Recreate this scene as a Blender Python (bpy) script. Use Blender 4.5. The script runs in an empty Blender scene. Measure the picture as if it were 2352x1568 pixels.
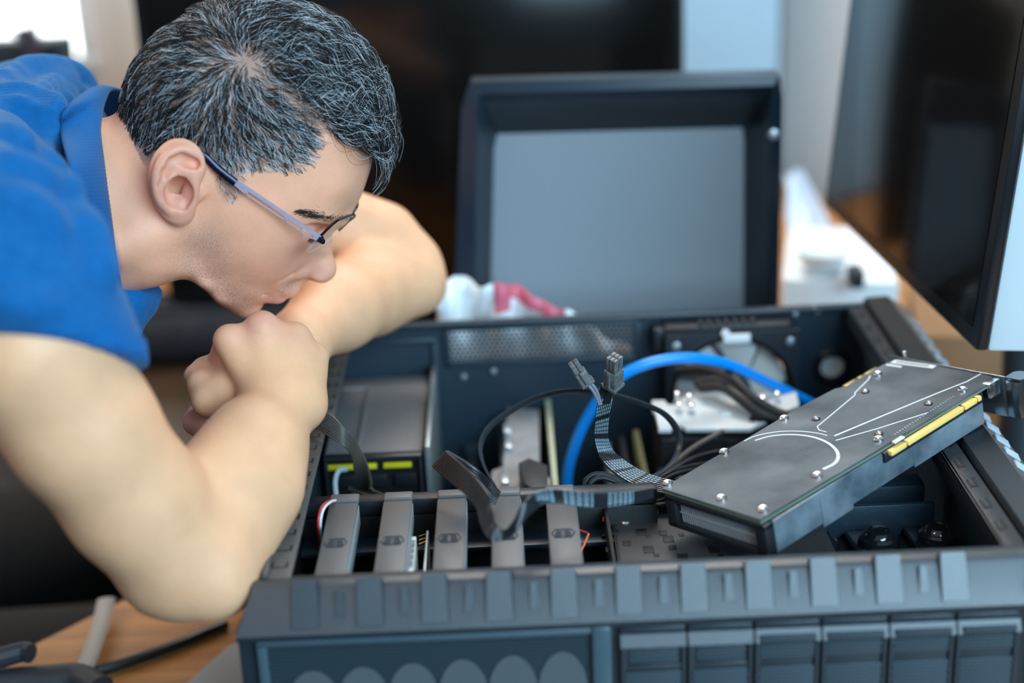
import bpy, bmesh, math, random
import numpy as np
from mathutils import Vector, Matrix, Euler

# ------------------------------------------------------------------ camera
RESX, RESY = 2352, 1568
FPX = 3541.0
TH, ROLL = math.radians(20.9), math.radians(2.45)
CAM = np.array([0.0, -0.94, 0.766])
_f = np.array([0, math.cos(TH), -math.sin(TH)])
_u0 = np.array([0, math.sin(TH), math.cos(TH)]); _r0 = np.array([1.0, 0, 0])
_r = math.cos(ROLL)*_r0 - math.sin(ROLL)*_u0
_u = math.sin(ROLL)*_r0 + math.cos(ROLL)*_u0
scene = bpy.context.scene
cam_data = bpy.data.cameras.new('camera'); cam = bpy.data.objects.new('camera', cam_data)
scene.collection.objects.link(cam)
cam.matrix_world = Matrix(((_r[0], _u[0], -_f[0], CAM[0]), (_r[1], _u[1], -_f[1], CAM[1]),
                           (_r[2], _u[2], -_f[2], CAM[2]), (0, 0, 0, 1)))
cam_data.sensor_width = 36.0
cam_data.lens = 36.0*FPX/RESX
cam_data.clip_start = 0.02
cam_data.dof.use_dof = True
cam_data.dof.focus_distance = 1.215
cam_data.dof.aperture_fstop = 2.0
scene.camera = cam

# ------------------------------------------------------------------ world, lights, exposure
world = bpy.data.worlds.new('world'); scene.world = world; world.use_nodes = True
wn = world.node_tree.nodes; wl = world.node_tree.links
bg = wn['Background']
tc = wn.new('ShaderNodeTexCoord'); sep = wn.new('ShaderNodeSeparateXYZ'); rmp = wn.new('ShaderNodeValToRGB')
wl.new(tc.outputs['Generated'], sep.inputs[0]); wl.new(sep.outputs['Z'], rmp.inputs[0])
rmp.color_ramp.elements[0].color = (0.055, 0.05, 0.045, 1); rmp.color_ramp.elements[0].position = 0.0
rmp.color_ramp.elements[1].color = (0.38, 0.47, 0.58, 1); rmp.color_ramp.elements[1].position = 0.75
wl.new(rmp.outputs[0], bg.inputs['Color']); bg.inputs['Strength'].default_value = 0.42

def area(name, loc, target, sx, sy, power, color):
    d = bpy.data.lights.new(name, 'AREA'); d.shape = 'RECTANGLE'; d.size = sx; d.size_y = sy
    d.energy = power; d.color = color
    o = bpy.data.objects.new(name, d); scene.collection.objects.link(o)
    o.location = loc
    o.rotation_euler = (Vector(target)-Vector(loc)).to_track_quat('-Z', 'Y').to_euler()
    return o
area('window_daylight', (1.45, -2.3, 1.55), (0.1, 0.1, 0.25), 2.0, 2.0, 92, (0.50, 0.79, 1.0))
area('left_window_daylight', (-2.2, 0.9, 1.9), (-0.2, 0.2, 0.4), 1.4, 1.4, 34, (1.0, 0.92, 0.80))
area('overhead_fill', (-0.9, -0.2, 2.3), (-0.2, 0.15, 0.3), 1.2, 1.2, 54, (1.0, 0.80, 0.60))  # unseen warm fill overhead, offsets the blue window light on skin
area('back_wall_fill', (0.15, 1.25, 1.8), (0.75, 1.7, 0.4), 0.8, 0.5, 17, (1.0, 0.95, 0.90))  # added fill brightening the back walls, desk and foil; no fixture there
vs = scene.view_settings
vs.view_transform = 'Standard'; vs.look = 'None'; vs.gamma = 1.0; vs.use_curve_mapping = False
vs.exposure = 0.9
scene.cycles.use_denoising = True
scene.cycles.max_bounces = 6
scene.cycles.sample_clamp_indirect = 6.0

# ------------------------------------------------------------------ pixel to place
def ray(x, y): return _f + _r*(x-RESX/2)/FPX - _u*(y-RESY/2)/FPX
def atD(x, y, d): return CAM + ray(x, y)*d                       # at a depth
def atZ(x, y, z):
    v = ray(x, y); return CAM + v*(z-CAM[2])/v[2]
def atY(x, y, yy):
    v = ray(x, y); return CAM + v*(yy-CAM[1])/v[1]
def atX(x, y, xx):
    v = ray(x, y); return CAM + v*(xx-CAM[0])/v[0]

# ------------------------------------------------------------------ object helpers
COL = scene.collection
def tag(o, label=None, cat=None, group=None, kind=None):
    if label: o['label'] = label
    if cat: o['category'] = cat
    if group: o['group'] = group
    if kind: o['kind'] = kind
    return o
def thing(name, label, cat, loc=(0, 0, 0), group=None, mat=None):
    o = bpy.data.objects.new(name, None); COL.objects.link(o)
    o.empty_display_size = 0.02
    o.matrix_world = mat if mat is not None else Matrix.Translation(Vector(loc))
    o['_m'] = 1
    return tag(o, label, cat, group)
def wmat(o):
    m = o.matrix_basis.copy()
    while o.parent is not None:
        o = o.parent; m = o.matrix_basis @ m
    return m
def finish(me, smooth=True, angle=None):
    if smooth:
        me.polygons.foreach_set('use_smooth', [True]*len(me.polygons))
        if angle is not None:
            me.set_sharp_from_angle(angle=math.radians(angle))
def obj(name, bm, mat, parent=None, label=None, smooth=True, angle=32, local=False):
    """link a bmesh as one object; verts in world coordinates unless local=True"""
    me = bpy.data.meshes.new(name)
    bmesh.ops.recalc_face_normals(bm, faces=bm.faces[:])
    if parent is not None and not local:
        bm.transform(wmat(parent).inverted())
    bm.to_mesh(me); bm.free()
    for m in (mat if isinstance(mat, (list, tuple)) else [mat]): me.materials.append(m)
    finish(me, smooth, angle)
    o = bpy.data.objects.new(name, me); COL.objects.link(o)
    if parent is not None: o.parent = parent
    if label: o['label'] = label
    return o
def solo(name, bm, mat, label, cat, group=None, **k):
    """a thing that is a single mesh, its origin at the mesh's base centre"""
    c = Vector((0, 0, 0)); n = len(bm.verts)
    for v in bm.verts: c += v.co
    c /= n; c.z = min(v.co.z for v in bm.verts)
    bm.transform(Matrix.Translation(-c))
    o = obj(name, bm, mat, **k); o.location = c
    return tag(o, label, cat, group)
def struct(name, bm, mat, **k):
    return tag(obj(name, bm, mat, **k), kind='structure')

# ------------------------------------------------------------------ shape helpers
V = Vector
def setmi(bm, n0, mi):
    if mi:
        bm.faces.ensure_lookup_table()
        for f in bm.faces[n0:]: f.material_index = mi
def box(bm, c, s, rot=None, bev=0.0, seg=2, mi=0):
    """box centred at c, size s, rot = 3x3/Euler"""
    n0 = len(bm.faces)
    m = Matrix.Diagonal((s[0], s[1], s[2], 1))
    R = Matrix.Identity(4)
    if rot is not None:
        R = (rot.to_matrix() if isinstance(rot, Euler) else rot).to_4x4()
    tmp = bmesh.new(); bmesh.ops.create_cube(tmp, size=1.0, matrix=m)
    if bev > 0:
        bmesh.ops.bevel(tmp, geom=tmp.edges[:], offset=min(bev, 0.49*min(s)), segments=seg, profile=0.5, affect='EDGES', clamp_overlap=True)
    tmp.transform(Matrix.Translation(V(c)) @ R)
    merge(bm, tmp); setmi(bm, n0, mi)
def merge(bm, tmp):
    vm = [bm.verts.new(v.co) for v in tmp.verts]
    tmp.verts.index_update()
    for f in tmp.faces:
        try:
            nf = bm.faces.new([vm[v.index] for v in f.verts]); nf.material_index = f.material_index
        except ValueError: pass
    tmp.free()
def span(bm, a, b, bev=0.0, mi=0, seg=2):
    """axis aligned box from corner a to corner b"""
    a = np.minimum(a, b_ := np.array(b, float)); a2 = np.array(a, float)
    lo = np.minimum(a2, b_); hi = np.maximum(np.array(b, float), a2)
    box(bm, (lo+hi)/2, hi-lo, bev=bev, mi=mi, seg=seg)
def bx(bm, x0, x1, y0, y1, z0, z1, bev=0.0, mi=0, seg=2):
    box(bm, ((x0+x1)/2, (y0+y1)/2, (z0+z1)/2), (abs(x1-x0), abs(y1-y0), abs(z1-z0)), bev=bev, mi=mi, seg=seg)
def frame_for(d):
    d = V(d).normalized()
    up = V((0, 0, 1)) if abs(d.z) < 0.95 else V((1, 0, 0))
    x = up.cross(d).normalized(); y = d.cross(x)
    return Matrix((x, y, d)).transposed()
def cyl(bm, a, b, r, r2=None, n=24, mi=0, caps=True, bev=0.0):
    a, b = V(a), V(b); r2 = r if r2 is None else r2
    R = frame_for(b-a); L = (b-a).length
    prof = [(r, 0), (r2, L)]
    if bev > 0: prof = [(r-bev, 0), (r-bev*.3, bev*.3), (r, bev), (r2, L-bev), (r2-bev*.3, L-bev*.3), (r2-bev, L)]
    lathe(bm, prof, a, R, n, mi, caps)
def lathe(bm, prof, origin, R=None, n=32, mi=0, caps=True):
    """profile [(radius, height)] revolved about the local z axis"""
    R = Matrix.Identity(3) if R is None else R
    n0 = len(bm.faces); rings = []
    for (rr, h) in prof:
        if rr < 1e-7: rings.append([bm.verts.new(V(origin)+R @ V((0, 0, h)))]); continue
        rings.append([bm.verts.new(V(origin)+R @ V((rr*math.cos(2*math.pi*i/n), rr*math.sin(2*math.pi*i/n), h))) for i in range(n)])
    for A, B in zip(rings, rings[1:]):
        for i in range(n):
            j = (i+1) % n
            if len(A) == 1 and len(B) == 1: break
            if len(A) == 1: bm.faces.new([A[0], B[i], B[j]])
            elif len(B) == 1: bm.faces.new([A[i], A[j], B[0]])
            else: bm.faces.new([A[i], A[j], B[j], B[i]])
    if caps:
        if len(rings[0]) > 2: bm.faces.new(rings[0][::-1])
        if len(rings[-1]) > 2: bm.faces.new(rings[-1])
    setmi(bm, n0, mi)
def prism(bm, pts, h, M=None, mi=0):
    """2D polygon (x, y) extruded by h along local z, placed by the 4x4 M"""
    M = Matrix.Identity(4) if M is None else M
    n0 = len(bm.faces)
    a = [bm.verts.new(M @ V((p[0], p[1], 0))) for p in pts]; b = [bm.verts.new(M @ V((p[0], p[1], h))) for p in pts]
    bm.faces.new(a[::-1]); bm.faces.new(b)
    for i in range(len(pts)):
        j = (i+1) % len(pts); bm.faces.new([a[i], a[j], b[j], b[i]])
    setmi(bm, n0, mi)
def spline(pts, n=12, closed=False):
    """Catmull-Rom through points, n samples a span"""
    P = [np.array(p, float) for p in pts]
    if closed: P = [P[-1]]+P+[P[0], P[1]]
    else: P = [2*P[0]-P[1]]+P+[2*P[-1]-P[-2]]
    out = []
    for i in range(1, len(P)-2):
        for k in range(n):
            t = k/n
            out.append(0.5*((2*P[i])+(-P[i-1]+P[i+1])*t+(2*P[i-1]-5*P[i]+4*P[i+1]-P[i+2])*t*t+(-P[i-1]+3*P[i]-3*P[i+1]+P[i+2])*t**3))
    if not closed: out.append(P[-2])
    return out
def tube(bm, pts, r, n=10, mi=0, closed=False, up=None, sy=1.0):
    """tube along a polyline; r number or list; sy squashes the section along the binormal"""
    n0 = len(bm.faces); P = [V(p) for p in pts]; N = len(P); rings = []
    prev = None
    for i, p in enumerate(P):
        t = (P[min(i+1, N-1)]-P[max(i-1, 0)])
        if closed: t = P[(i+1) % N]-P[i-1]
        t.normalize()
        if prev is None:
            u = V(up) if up is not None else (V((0, 0, 1)) if abs(t.z) < .9 else V((1, 0, 0)))
        else: u = prev
        s = (u - t*u.dot(t)).normalized(); prev = s; q = t.cross(s)
        rr = r[i] if isinstance(r, (list, tuple, np.ndarray)) else r
        rings.append([bm.verts.new(p+s*rr*sy*math.cos(2*math.pi*k/n)+q*rr*math.sin(2*math.pi*k/n)) for k in range(n)])
    pairs = list(zip(rings, rings[1:]))
    if closed: pairs.append((rings[-1], rings[0]))
    for A, B in pairs:
        for k in range(n): bm.faces.new([A[k], A[(k+1) % n], B[(k+1) % n], B[k]])
    if not closed:
        bm.faces.new(rings[0][::-1]); bm.faces.new(rings[-1])
    setmi(bm, n0, mi)
def sphere(bm, c, r, seg=16, scale=(1, 1, 1), mi=0):
    n0 = len(bm.faces)
    bmesh.ops.create_uvsphere(bm, u_segments=seg, v_segments=max(6, seg//2), radius=r, matrix=Matrix.Translation(V(c)) @ Matrix.Diagonal((*scale, 1)))
    setmi(bm, n0, mi)

# ------------------------------------------------------------------ materials
MATS = {}
def mat(name, color=(0.5, 0.5, 0.5), rough=0.5, metal=0.0, spec=0.5, bump=None, emis=None, trans=0.0, noise=None, coat=0.0, alpha=1.0, sheen=0.0, ior=1.45):
    """bump=(scale,strength); noise=(scale, second colour, amount) mottles the colour"""
    m = bpy.data.materials.new(name); m.use_nodes = True
    nt = m.node_tree; b = nt.nodes['Principled BSDF']
    b.inputs['Base Color'].default_value = (*color, 1); b.inputs['Roughness'].default_value = rough
    b.inputs['Metallic'].default_value = metal; b.inputs['Specular IOR Level'].default_value = spec
    b.inputs['Coat Weight'].default_value = coat; b.inputs['IOR'].default_value = ior
    b.inputs['Transmission Weight'].default_value = trans
    b.inputs['Sheen Weight'].default_value = sheen
    b.inputs['Alpha'].default_value = alpha
    if emis:
        b.inputs['Emission Color'].default_value = (*emis[0], 1); b.inputs['Emission Strength'].default_value = emis[1]
    t = nt.nodes.new('ShaderNodeTexCoord')
    if noise:
        n = nt.nodes.new('ShaderNodeTexNoise'); n.inputs['Scale'].default_value = noise[0]; n.inputs['Detail'].default_value = 5
        nt.links.new(t.outputs['Object'], n.inputs['Vector'])
        r = nt.nodes.new('ShaderNodeMapRange'); r.inputs['From Min'].default_value = 0.35; r.inputs['From Max'].default_value = 0.7
        r.inputs['To Max'].default_value = noise[2]
        nt.links.new(n.outputs['Fac'], r.inputs['Value'])
        mx = nt.nodes.new('ShaderNodeMix'); mx.data_type = 'RGBA'
        mx.inputs['A'].default_value = (*color, 1); mx.inputs['B'].default_value = (*noise[1], 1)
        nt.links.new(r.outputs[0], mx.inputs['Factor']); nt.links.new(mx.outputs['Result'], b.inputs['Base Color'])
    if bump:
        n = nt.nodes.new('ShaderNodeTexNoise'); n.inputs['Scale'].default_value = bump[0]; n.inputs['Detail'].default_value = 3
        nt.links.new(t.outputs['Object'], n.inputs['Vector'])
        bp = nt.nodes.new('ShaderNodeBump'); bp.inputs['Strength'].default_value = bump[1]; bp.inputs['Distance'].default_value = 0.001
        nt.links.new(n.outputs['Fac'], bp.inputs['Height']); nt.links.new(bp.outputs[0], b.inputs['Normal'])
    MATS[name] = m
    return m
M_black = mat('black_painted_steel', (0.014, 0.017, 0.021), 0.40, bump=(900, .25))
M_blackplastic = mat('black_plastic', (0.016, 0.018, 0.022), 0.38, bump=(1200, .15))
M_rim = mat('satin_black_plastic', (0.016, 0.024, 0.032), 0.30, spec=1.0, bump=(1500, .25))
M_dark = mat('deep_black', (0.006, 0.006, 0.007), 0.6)
M_greysteel = mat('grey_brown_steel', (0.085, 0.078, 0.075), 0.45, bump=(900, .1))
M_chrome = mat('bright_screw_metal', (0.75, 0.76, 0.78), 0.22, 1.0)
M_gold = mat('gold_contacts', (0.85, 0.52, 0.12), 0.28, 0.9)
M_white = mat('white_plastic', (0.75, 0.76, 0.76), 0.45)
M_offwhite = mat('milky_grey_plastic', (0.70, 0.72, 0.71), 0.5)
M_yellow = mat('yellow_plastic', (0.75, 0.62, 0.02), 0.45)
M_alu = mat('brushed_aluminium', (0.6, 0.66, 0.7), 0.35, 0.85)
M_red = mat('red_wire', (0.55, 0.03, 0.03), 0.4)
M_orange = mat('orange_wire', (0.75, 0.17, 0.04), 0.4)
# ================================================================== the setting
def wood(name, c1, c2, rough=.35, scale=(1.5, 22, 22), rot=(0, 0, 0)):
    m = bpy.data.materials.new(name); m.use_nodes = True
    nt = m.node_tree; b = nt.nodes['Principled BSDF']
    t = nt.nodes.new('ShaderNodeTexCoord'); mp = nt.nodes.new('ShaderNodeMapping'); mp.inputs['Scale'].default_value = scale; mp.inputs['Rotation'].default_value = rot
    n = nt.nodes.new('ShaderNodeTexNoise'); n.inputs['Scale'].default_value = 3; n.inputs['Detail'].default_value = 6; n.inputs['Distortion'].default_value = .6
    r = nt.nodes.new('ShaderNodeValToRGB'); r.color_ramp.elements[0].color = (*c1, 1); r.color_ramp.elements[1].color = (*c2, 1)
    r.color_ramp.elements[0].position = .3; r.color_ramp.elements[1].position = .7
    nt.links.new(t.outputs['Object'], mp.inputs[0]); nt.links.new(mp.outputs[0], n.inputs['Vector']); nt.links.new(n.outputs['Fac'], r.inputs[0]); nt.links.new(r.outputs[0], b.inputs['Base Color'])
    b.inputs['Roughness'].default_value = rough
    return m
M_desk = wood('orange_brown_wood', (.24, .092, .020), (.44, .19, .045), rot=(0, 0, .6))
M_floor = wood('dark_floor', (.006, .004, .0035), (.014, .010, .008), .85)
M_wall = mat('beige_wall_paint', (.70, .61, .52), .85, noise=(3, (.66, .57, .48), .5))
M_wallw = mat('pale_wall_paint', (.78, .74, .72), .85, noise=(3, (.74, .70, .68), .5))
M_ceil = mat('white_ceiling_paint', (.8, .8, .8), .9)

FZ = -0.74
bm = bmesh.new(); bx(bm, -3.2, 2.2, -3.2, 2.0, FZ-.05, FZ); struct('floor', bm, M_floor)
bm = bmesh.new(); bx(bm, -3.2, .50, 1.9, 1.95, FZ, 1.9); struct('wall_back', bm, M_wall)
# the wall right of the corner comes towards the camera
cr = atY(1797, 100, 1.9)
bm = bmesh.new(); w0 = (cr[0], 1.9); w1 = (cr[0]+.62, .75)
prism(bm, [w0, (w0[0]+.05, w0[1]+.03), (w1[0]+.05, w1[1]+.03), w1], 1.9-FZ, Matrix.Translation((0, 0, FZ))); struct('wall_right', bm, M_wallw)
bm = bmesh.new(); bx(bm, -3.2, 2.2, -.6, 2.0, 1.9, 1.95); struct('ceiling', bm, M_ceil)

# window far left, with daylight in its pane
wa = atY(-260, -220, 1.88); wb = atY(190, 128, 1.88)
bm = bmesh.new(); bx(bm, wa[0], wb[0], 1.885, 1.899, wb[2], wa[2]); wi = struct('window_1', bm, mat('lit_window_pane', (.8, .85, .88), .3, emis=((.93, .98, 1.0), 2.3)))
bm = bmesh.new(); T = .022
for (a, b, c, d) in ((wa[0]-T, wb[0]+T, wa[2], wa[2]+T), (wa[0]-T, wb[0]+T, wb[2]-T, wb[2]), (wa[0]-T, wa[0], wb[2], wa[2]), (wb[0], wb[0]+T, wb[2], wa[2])):
    bx(bm, a, b, 1.86, 1.899, c, d, .003)
q = atY(77, 40, 1.87); bx(bm, q[0]-.005, q[0]+.005, 1.865, 1.895, wb[2], wa[2], .002)
tag(obj('window_frame', bm, M_white), kind='structure')

# ---- desk: wavy edge where the man stands
dk = [atZ(x, y, 0)[:2] for x, y in ((700, 1720), (250, 1760), (30, 1560), (48, 1500), (200, 1420), (350, 1336), (400, 1230), (380, 1080), (330, 980), (220, 915), (0, 880), (-500, 850))]
dk = [tuple(p) for p in spline([np.array(p) for p in dk], 5)]+[(-1.4, 1.86), (.50, 1.86), (.98, .93), (1.00, -.35), (.1, -.35)]
bm = bmesh.new(); prism(bm, dk, .03, Matrix.Translation((0, 0, -.03)))
bmesh.ops.triangulate(bm, faces=[f for f in bm.faces if len(f.verts) > 4])
desk = thing('desk', 'orange-brown wooden desk under the computer and the screens', 'desk', (0.1, .6, FZ))
obj('desk_top', bm, M_desk, desk, angle=40)
for lx, ly in ((.9, -.2), (.45, 1.75), (-1.2, 1.75), (-.55, 1.2), (0.1, -.2)):
    bm = bmesh.new(); bx(bm, lx-.025, lx+.025, ly-.025, ly+.025, FZ, -.03, .003); obj('leg', bm, M_blackplastic, desk)

# grey mat under the near corner of the case
mt_ = [atZ(x, y, .002)[:2] for x, y in ((526, 1484), (432, 1568), (330, 1660))]
mp = [tuple(p) for p in mt_]+[(.0, -.30), (.30, -.30), (.30, .40), (-.05, .45)]
bm = bmesh.new(); prism(bm, mp, .003, Matrix.Translation((0, 0, .0)))
solo('desk_mat', bm, mat('grey_mat', (.30, .31, .32), .8), 'thin grey mat poking out below the near left corner of the computer', 'mat')

# ---- black chair left of the desk
ch = thing('stool', 'black padded stool the man sits on, in the dark', 'stool', (-.86, .50, FZ))
M_fab = mat('black_fabric', (.008, .007, .007), .95, sheen=.1)
bm = bmesh.new(); box(bm, (-.86, .50, -.30), (.42, .42, .08), bev=.035, seg=4); obj('seat', bm, M_fab, ch)
bm = bmesh.new(); cyl(bm, (-.86, .50, FZ+.09), (-.86, .50, -.34), .025); obj('post', bm, M_blackplastic, ch)
for k in range(5):
    a = 2*math.pi*k/5; bm = bmesh.new()
    tube(bm, [(-.86, .50, FZ+.10), (-.86+.26*math.cos(a), .50+.26*math.sin(a), FZ+.065)], [.022, .014], 8)
    sphere(bm, (-.86+.26*math.cos(a), .50+.26*math.sin(a), FZ+.028), .028, 12); obj('leg', bm, M_blackplastic, ch)

# ---- things on the desk, left
M_sheen = mat('black_cable_rubber', (.010, .010, .012), .35)
bm = bmesh.new(); tube(bm, spline([atZ(x, y, .006) for x, y in ((150, 1556), (260, 1530), (350, 1500), (420, 1474), (470, 1452), (520, 1432))], 6), .0052, 10)
solo('power_cable', bm, M_sheen, 'black cable lying across the orange wood below the elbow', 'cable')
bm = bmesh.new(); tube(bm, spline([atZ(x, y, .016) for x, y in ((-80, 1580), (20, 1572), (110, 1566), (180, 1562), (230, 1590))], 6), .0150, 12)
tube(bm, spline([atZ(x, y, .040) for x, y in ((-60, 1524), (0, 1510), (50, 1497), (70, 1500))], 6), .009, 10)
solo('headset_band', bm, mat('dark_grey_headset', (.03, .032, .04), .5), 'dark padded band at the desk corner, bottom left', 'headset')
bm = bmesh.new(); tube(bm, spline([atZ(244, 1375, .012), atZ(232, 1430, .012), atZ(214, 1480, .012), atZ(196, 1530, .012), atZ(186, 1560, .012)], 6), .0085, 8, sy=.25)
solo('plastic_strap', bm, mat('clear_strap', (.62, .58, .55), .25, trans=.55), 'translucent strap crossing the orange wood', 'strap')

# low dark bag on the desk behind the fists
bm = bmesh.new(); a = atZ(235, 868, .0); 
box(bm, (a[0]+.16, a[1]+.04, .056), (.48, .13, .07), Euler((0, 0, .06)), .03, 4)
for k in range(3): box(bm, (a[0]+.16, a[1]+.00+.035*k, .092), (.44, .012, .008), Euler((0, 0, .06)), .003)
solo('fabric_bag', bm, mat('dark_grey_fabric', (.035, .038, .045), .9, noise=(40, (.06, .06, .07), .6)), 'low dark grey bag on the desk behind the fists', 'bag')

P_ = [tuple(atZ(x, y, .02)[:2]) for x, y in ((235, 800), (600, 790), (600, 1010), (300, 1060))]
bm = bmesh.new(); prism(bm, P_, .02, Matrix.Translation((0, 0, .0)))  # dark sheet laid where the man's shadow darkens the desk
solo('desk_shade_board', bm, wood('desk_shade_brown', (.05, .028, .016), (.10, .06, .035)), 'dark brown sheet standing in for shade on the desk below the bag', 'board')
# black boards in front of the far-left window
def wthing(px, py, w, h, dpt, m, name, label, cat, yy=1.80, rot=0):
    p = atY(px, py, yy); bm = bmesh.new(); box(bm, (p[0], yy, p[2]), (w, dpt, h), Euler((0, rot, 0)), .004); return solo(name, bm, m, label, cat)
M_teal = mat('teal_black_board', (.006, .018, .024), .5, noise=(30, (.08, .10, .11), .5))
p = atY(80, 100, 1.80)
bm = bmesh.new(); w_ = .105; z0 = p[2]-.9
box(bm, (p[0]-.02, 1.80, (p[2]+.012+0)/2), (.17, .05, p[2]+.012), None, .004)
for k in range(3): box(bm, (p[0]-.075+.055*k, 1.772, p[2]-.015), (.03, .006, .05), Euler((0, .15, 0)), .002)
solo('black_file_box', bm, M_teal, 'black box with grey labels before the bright window', 'box')
bm = bmesh.new(); q = atY(62, 62, 1.76)
prism(bm, [(-.025, 0), (.012, .006), (.030, -.030), (.018, -.034), (.012, -.075), (-.002, -.075), (-.004, -.030)], .02, Matrix.Translation(V(q)) @ Matrix.Rotation(math.radians(90), 4, 'X'))
solo('binder_clip', bm, mat('dark_clip', (.06, .05, .07), .4), 'dark angled clip sticking up from the black box', 'clip')

# ---- large black television behind the lid
tvl, tvr = atY(302, 0, 1.0), atY(1572, 100, 1.0)
tv = thing('television', 'wide black screen standing behind the man and the lid', 'television', ((tvl[0]+tvr[0])/2, 1.02, 0))
M_scr = mat('black_glossy_screen', (.006, .006, .006), .16, spec=.45)
M_bez = mat('black_bezel', (.008, .009, .011), .3)
bm = bmesh.new(); bx(bm, tvl[0], tvr[0], 1.0, 1.035, .10, .62, .004); obj('housing', bm, M_bez, tv)
bm = bmesh.new(); bx(bm, tvl[0]+.012, tvr[0]-.010, .9985, 1.001, .125, .61, .0005); obj('screen', bm, M_scr, tv)
bm = bmesh.new(); xm = (tvl[0]+tvr[0])/2; bx(bm, xm-.03, xm+.03, 1.036, 1.075, .012, .35, .004); bx(bm, xm-.16, xm+.16, 1.055, 1.20, 0, .012, .004); obj('stand', bm, M_bez, tv)

# ---- pale blue cuboid against the back wall
cb = atY(1575, 100, 1.62)
cuboid_obj = thing('cuboid', 'tall pale blue cuboid behind the black screen', 'cuboid', (cb[0]+.1, 1.75, 0))
M_pb = mat('pale_blue_surface', (.33, .50, .62), .5)  # flat pale blue region modelled as an upright volume
cbr = atY(1796, 100, 1.62)
bm = bmesh.new(); bx(bm, cb[0]-.35, cbr[0], 1.64, 1.88, .0+.001, 1.4, .004); obj('body', bm, M_pb, cuboid_obj)
bm = bmesh.new(); bx(bm, cb[0]-.34, cbr[0]-.003, 1.622, 1.638, .02, 1.38, .004); obj('front_plate', bm, M_pb, cuboid_obj)

# ---- computer monitor on the right, screen side towards the case
MP1, MP2 = np.array([.354, .714, .281]), np.array([.389, .265, .278])
MU = V((.087, .007, .996)).normalized(); MB = V(MP2-MP1); ML = MB.length; MB.normalize(); MN = MB.cross(MU).normalized()
if MN.x < 0: MN = -MN
MM = Matrix((MB, MU, MN)).transposed().to_4x4(); MM.translation = V(MP1)
mon = thing('monitor', 'black computer monitor with silver side beside the case, right', 'monitor', mat=MM)
M_silver = mat('silver_plastic', (.62, .70, .74), .4, .15)
M_gr = mat('dark_blue_grey_plastic', (.03, .036, .042), .4)
MHt = .36
bm = bmesh.new(); bx(bm, 0, ML, 0, MHt, .0, .010, .002); obj('bezel', bm, M_bez, mon, local=True)
bm = bmesh.new(); bx(bm, .014, ML-.014, .016, MHt-.014, -.0008, .0004, .0002); obj('screen', bm, M_scr, mon, local=True)
bm = bmesh.new(); bx(bm, .001, ML, -.001, MHt+.001, .0102, .050, .004); obj('silver_back', bm, M_silver, mon, local=True, label='silver side and back of the monitor')
bm = bmesh.new(); bx(bm, .01, ML-.004, .004, MHt-.004, .050, .062, .004); obj('back_cover', bm, M_gr, mon, local=True)
bm = bmesh.new(); s0 = MM.inverted() @ V((.56, .62, .0))
st_top = MM @ V((ML*.5, .16, .07))
tube(bm, [st_top, st_top+V((.06, .02, -.05)), V((st_top.x+.07, st_top.y+.02, .04))], .022, 14); bx(bm, st_top.x-.0, st_top.x+.22, st_top.y-.13, st_top.y+.15, 0.0005, .040, .005)
obj('stand', bm, M_gr, mon)

# ---- clutter between lid and monitor
def quadz(pts, zb, h, name, m, label, cat, bev=.004):
    bm = bmesh.new(); P = [atZ(x, y, zb+h)[:2] for x, y in pts]; prism(bm, P, h, Matrix.Translation((0, 0, zb)))
    bmesh.ops.bevel(bm, geom=bm.edges[:], offset=bev, segments=2, profile=.5, affect='EDGES', clamp_overlap=True); return solo(name, bm, m, label, cat)
M_pw = mat('white_glossy_card', (.80, .84, .86), .35)
quadz(((1796, 640), (2066, 650), (2010, 520), (1810, 520)), .0, .16, 'white_box', M_pw, 'white flat box on the desk between lid and monitor', 'box')
bp_ = atZ(1890, 622, .1605)
bm = bmesh.new(); lathe(bm, [(0, 0), (.018, 0), (.022, .003), (.030, .018), (.034, .028), (.032, .028), (.027, .018), (.018, .005), (0, .004)], V(bp_), None, 36)
solo('small_bowl', bm, M_pw, 'small white bowl on the white box', 'bowl')
bm = bmesh.new(); p = atZ(1964, 655, .161); box(bm, (p[0], p[1], .172), (.016, .03, .022), None, .002)
solo('black_plug', bm, M_blackplastic, 'small black plug at the edge of the white box', 'plug')
# crumpled paper leaning on the wall side
bm = bmesh.new(); nu, nv = 26, 34; G_ = []
pA, pB, pC, pD = atY(1800, 400, 1.24), atY(1842, 392, 1.22), atY(1808, 600, 1.05), atY(1945, 610, 1.01)
r_ = random.Random(4)
for i in range(nu):
    row = []
    for j in range(nv):
        u, v = i/(nu-1), j/(nv-1); P = (V(pA)*(1-u)+V(pB)*u)*(1-v)+(V(pC)*(1-u)+V(pD)*u)*v
        P += V((0, -1, .1))*(.020*math.sin(u*7+v*2)+.010*math.sin(v*9+u*4)+.004*math.sin(17*u+11*v)); row.append(bm.verts.new(P))
    G_.append(row)
for i in range(nu-1):
    for j in range(nv-1): bm.faces.new([G_[i][j], G_[i+1][j], G_[i+1][j+1], G_[i][j+1]])
cp = solo('crumpled_paper', bm, mat('bluish_paper', (.50, .60, .74), .6), 'crumpled pale blue paper leaning beside the lid', 'paper', angle=None)
md = cp.modifiers.new('thick', 'SOLIDIFY'); md.thickness = .001
# cardboard box right of it
bm = bmesh.new(); p = atZ(2150, 752, .10)
box(bm, (p[0]+.065, p[1]+.06, .0505), (.15, .20, .10), Euler((0, 0, -.2)), .003); solo('cardboard_box', bm, mat('brown_cardboard', (.25, .13, .06), .8), 'brown cardboard box under the monitor\'s lower edge', 'box')

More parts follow.
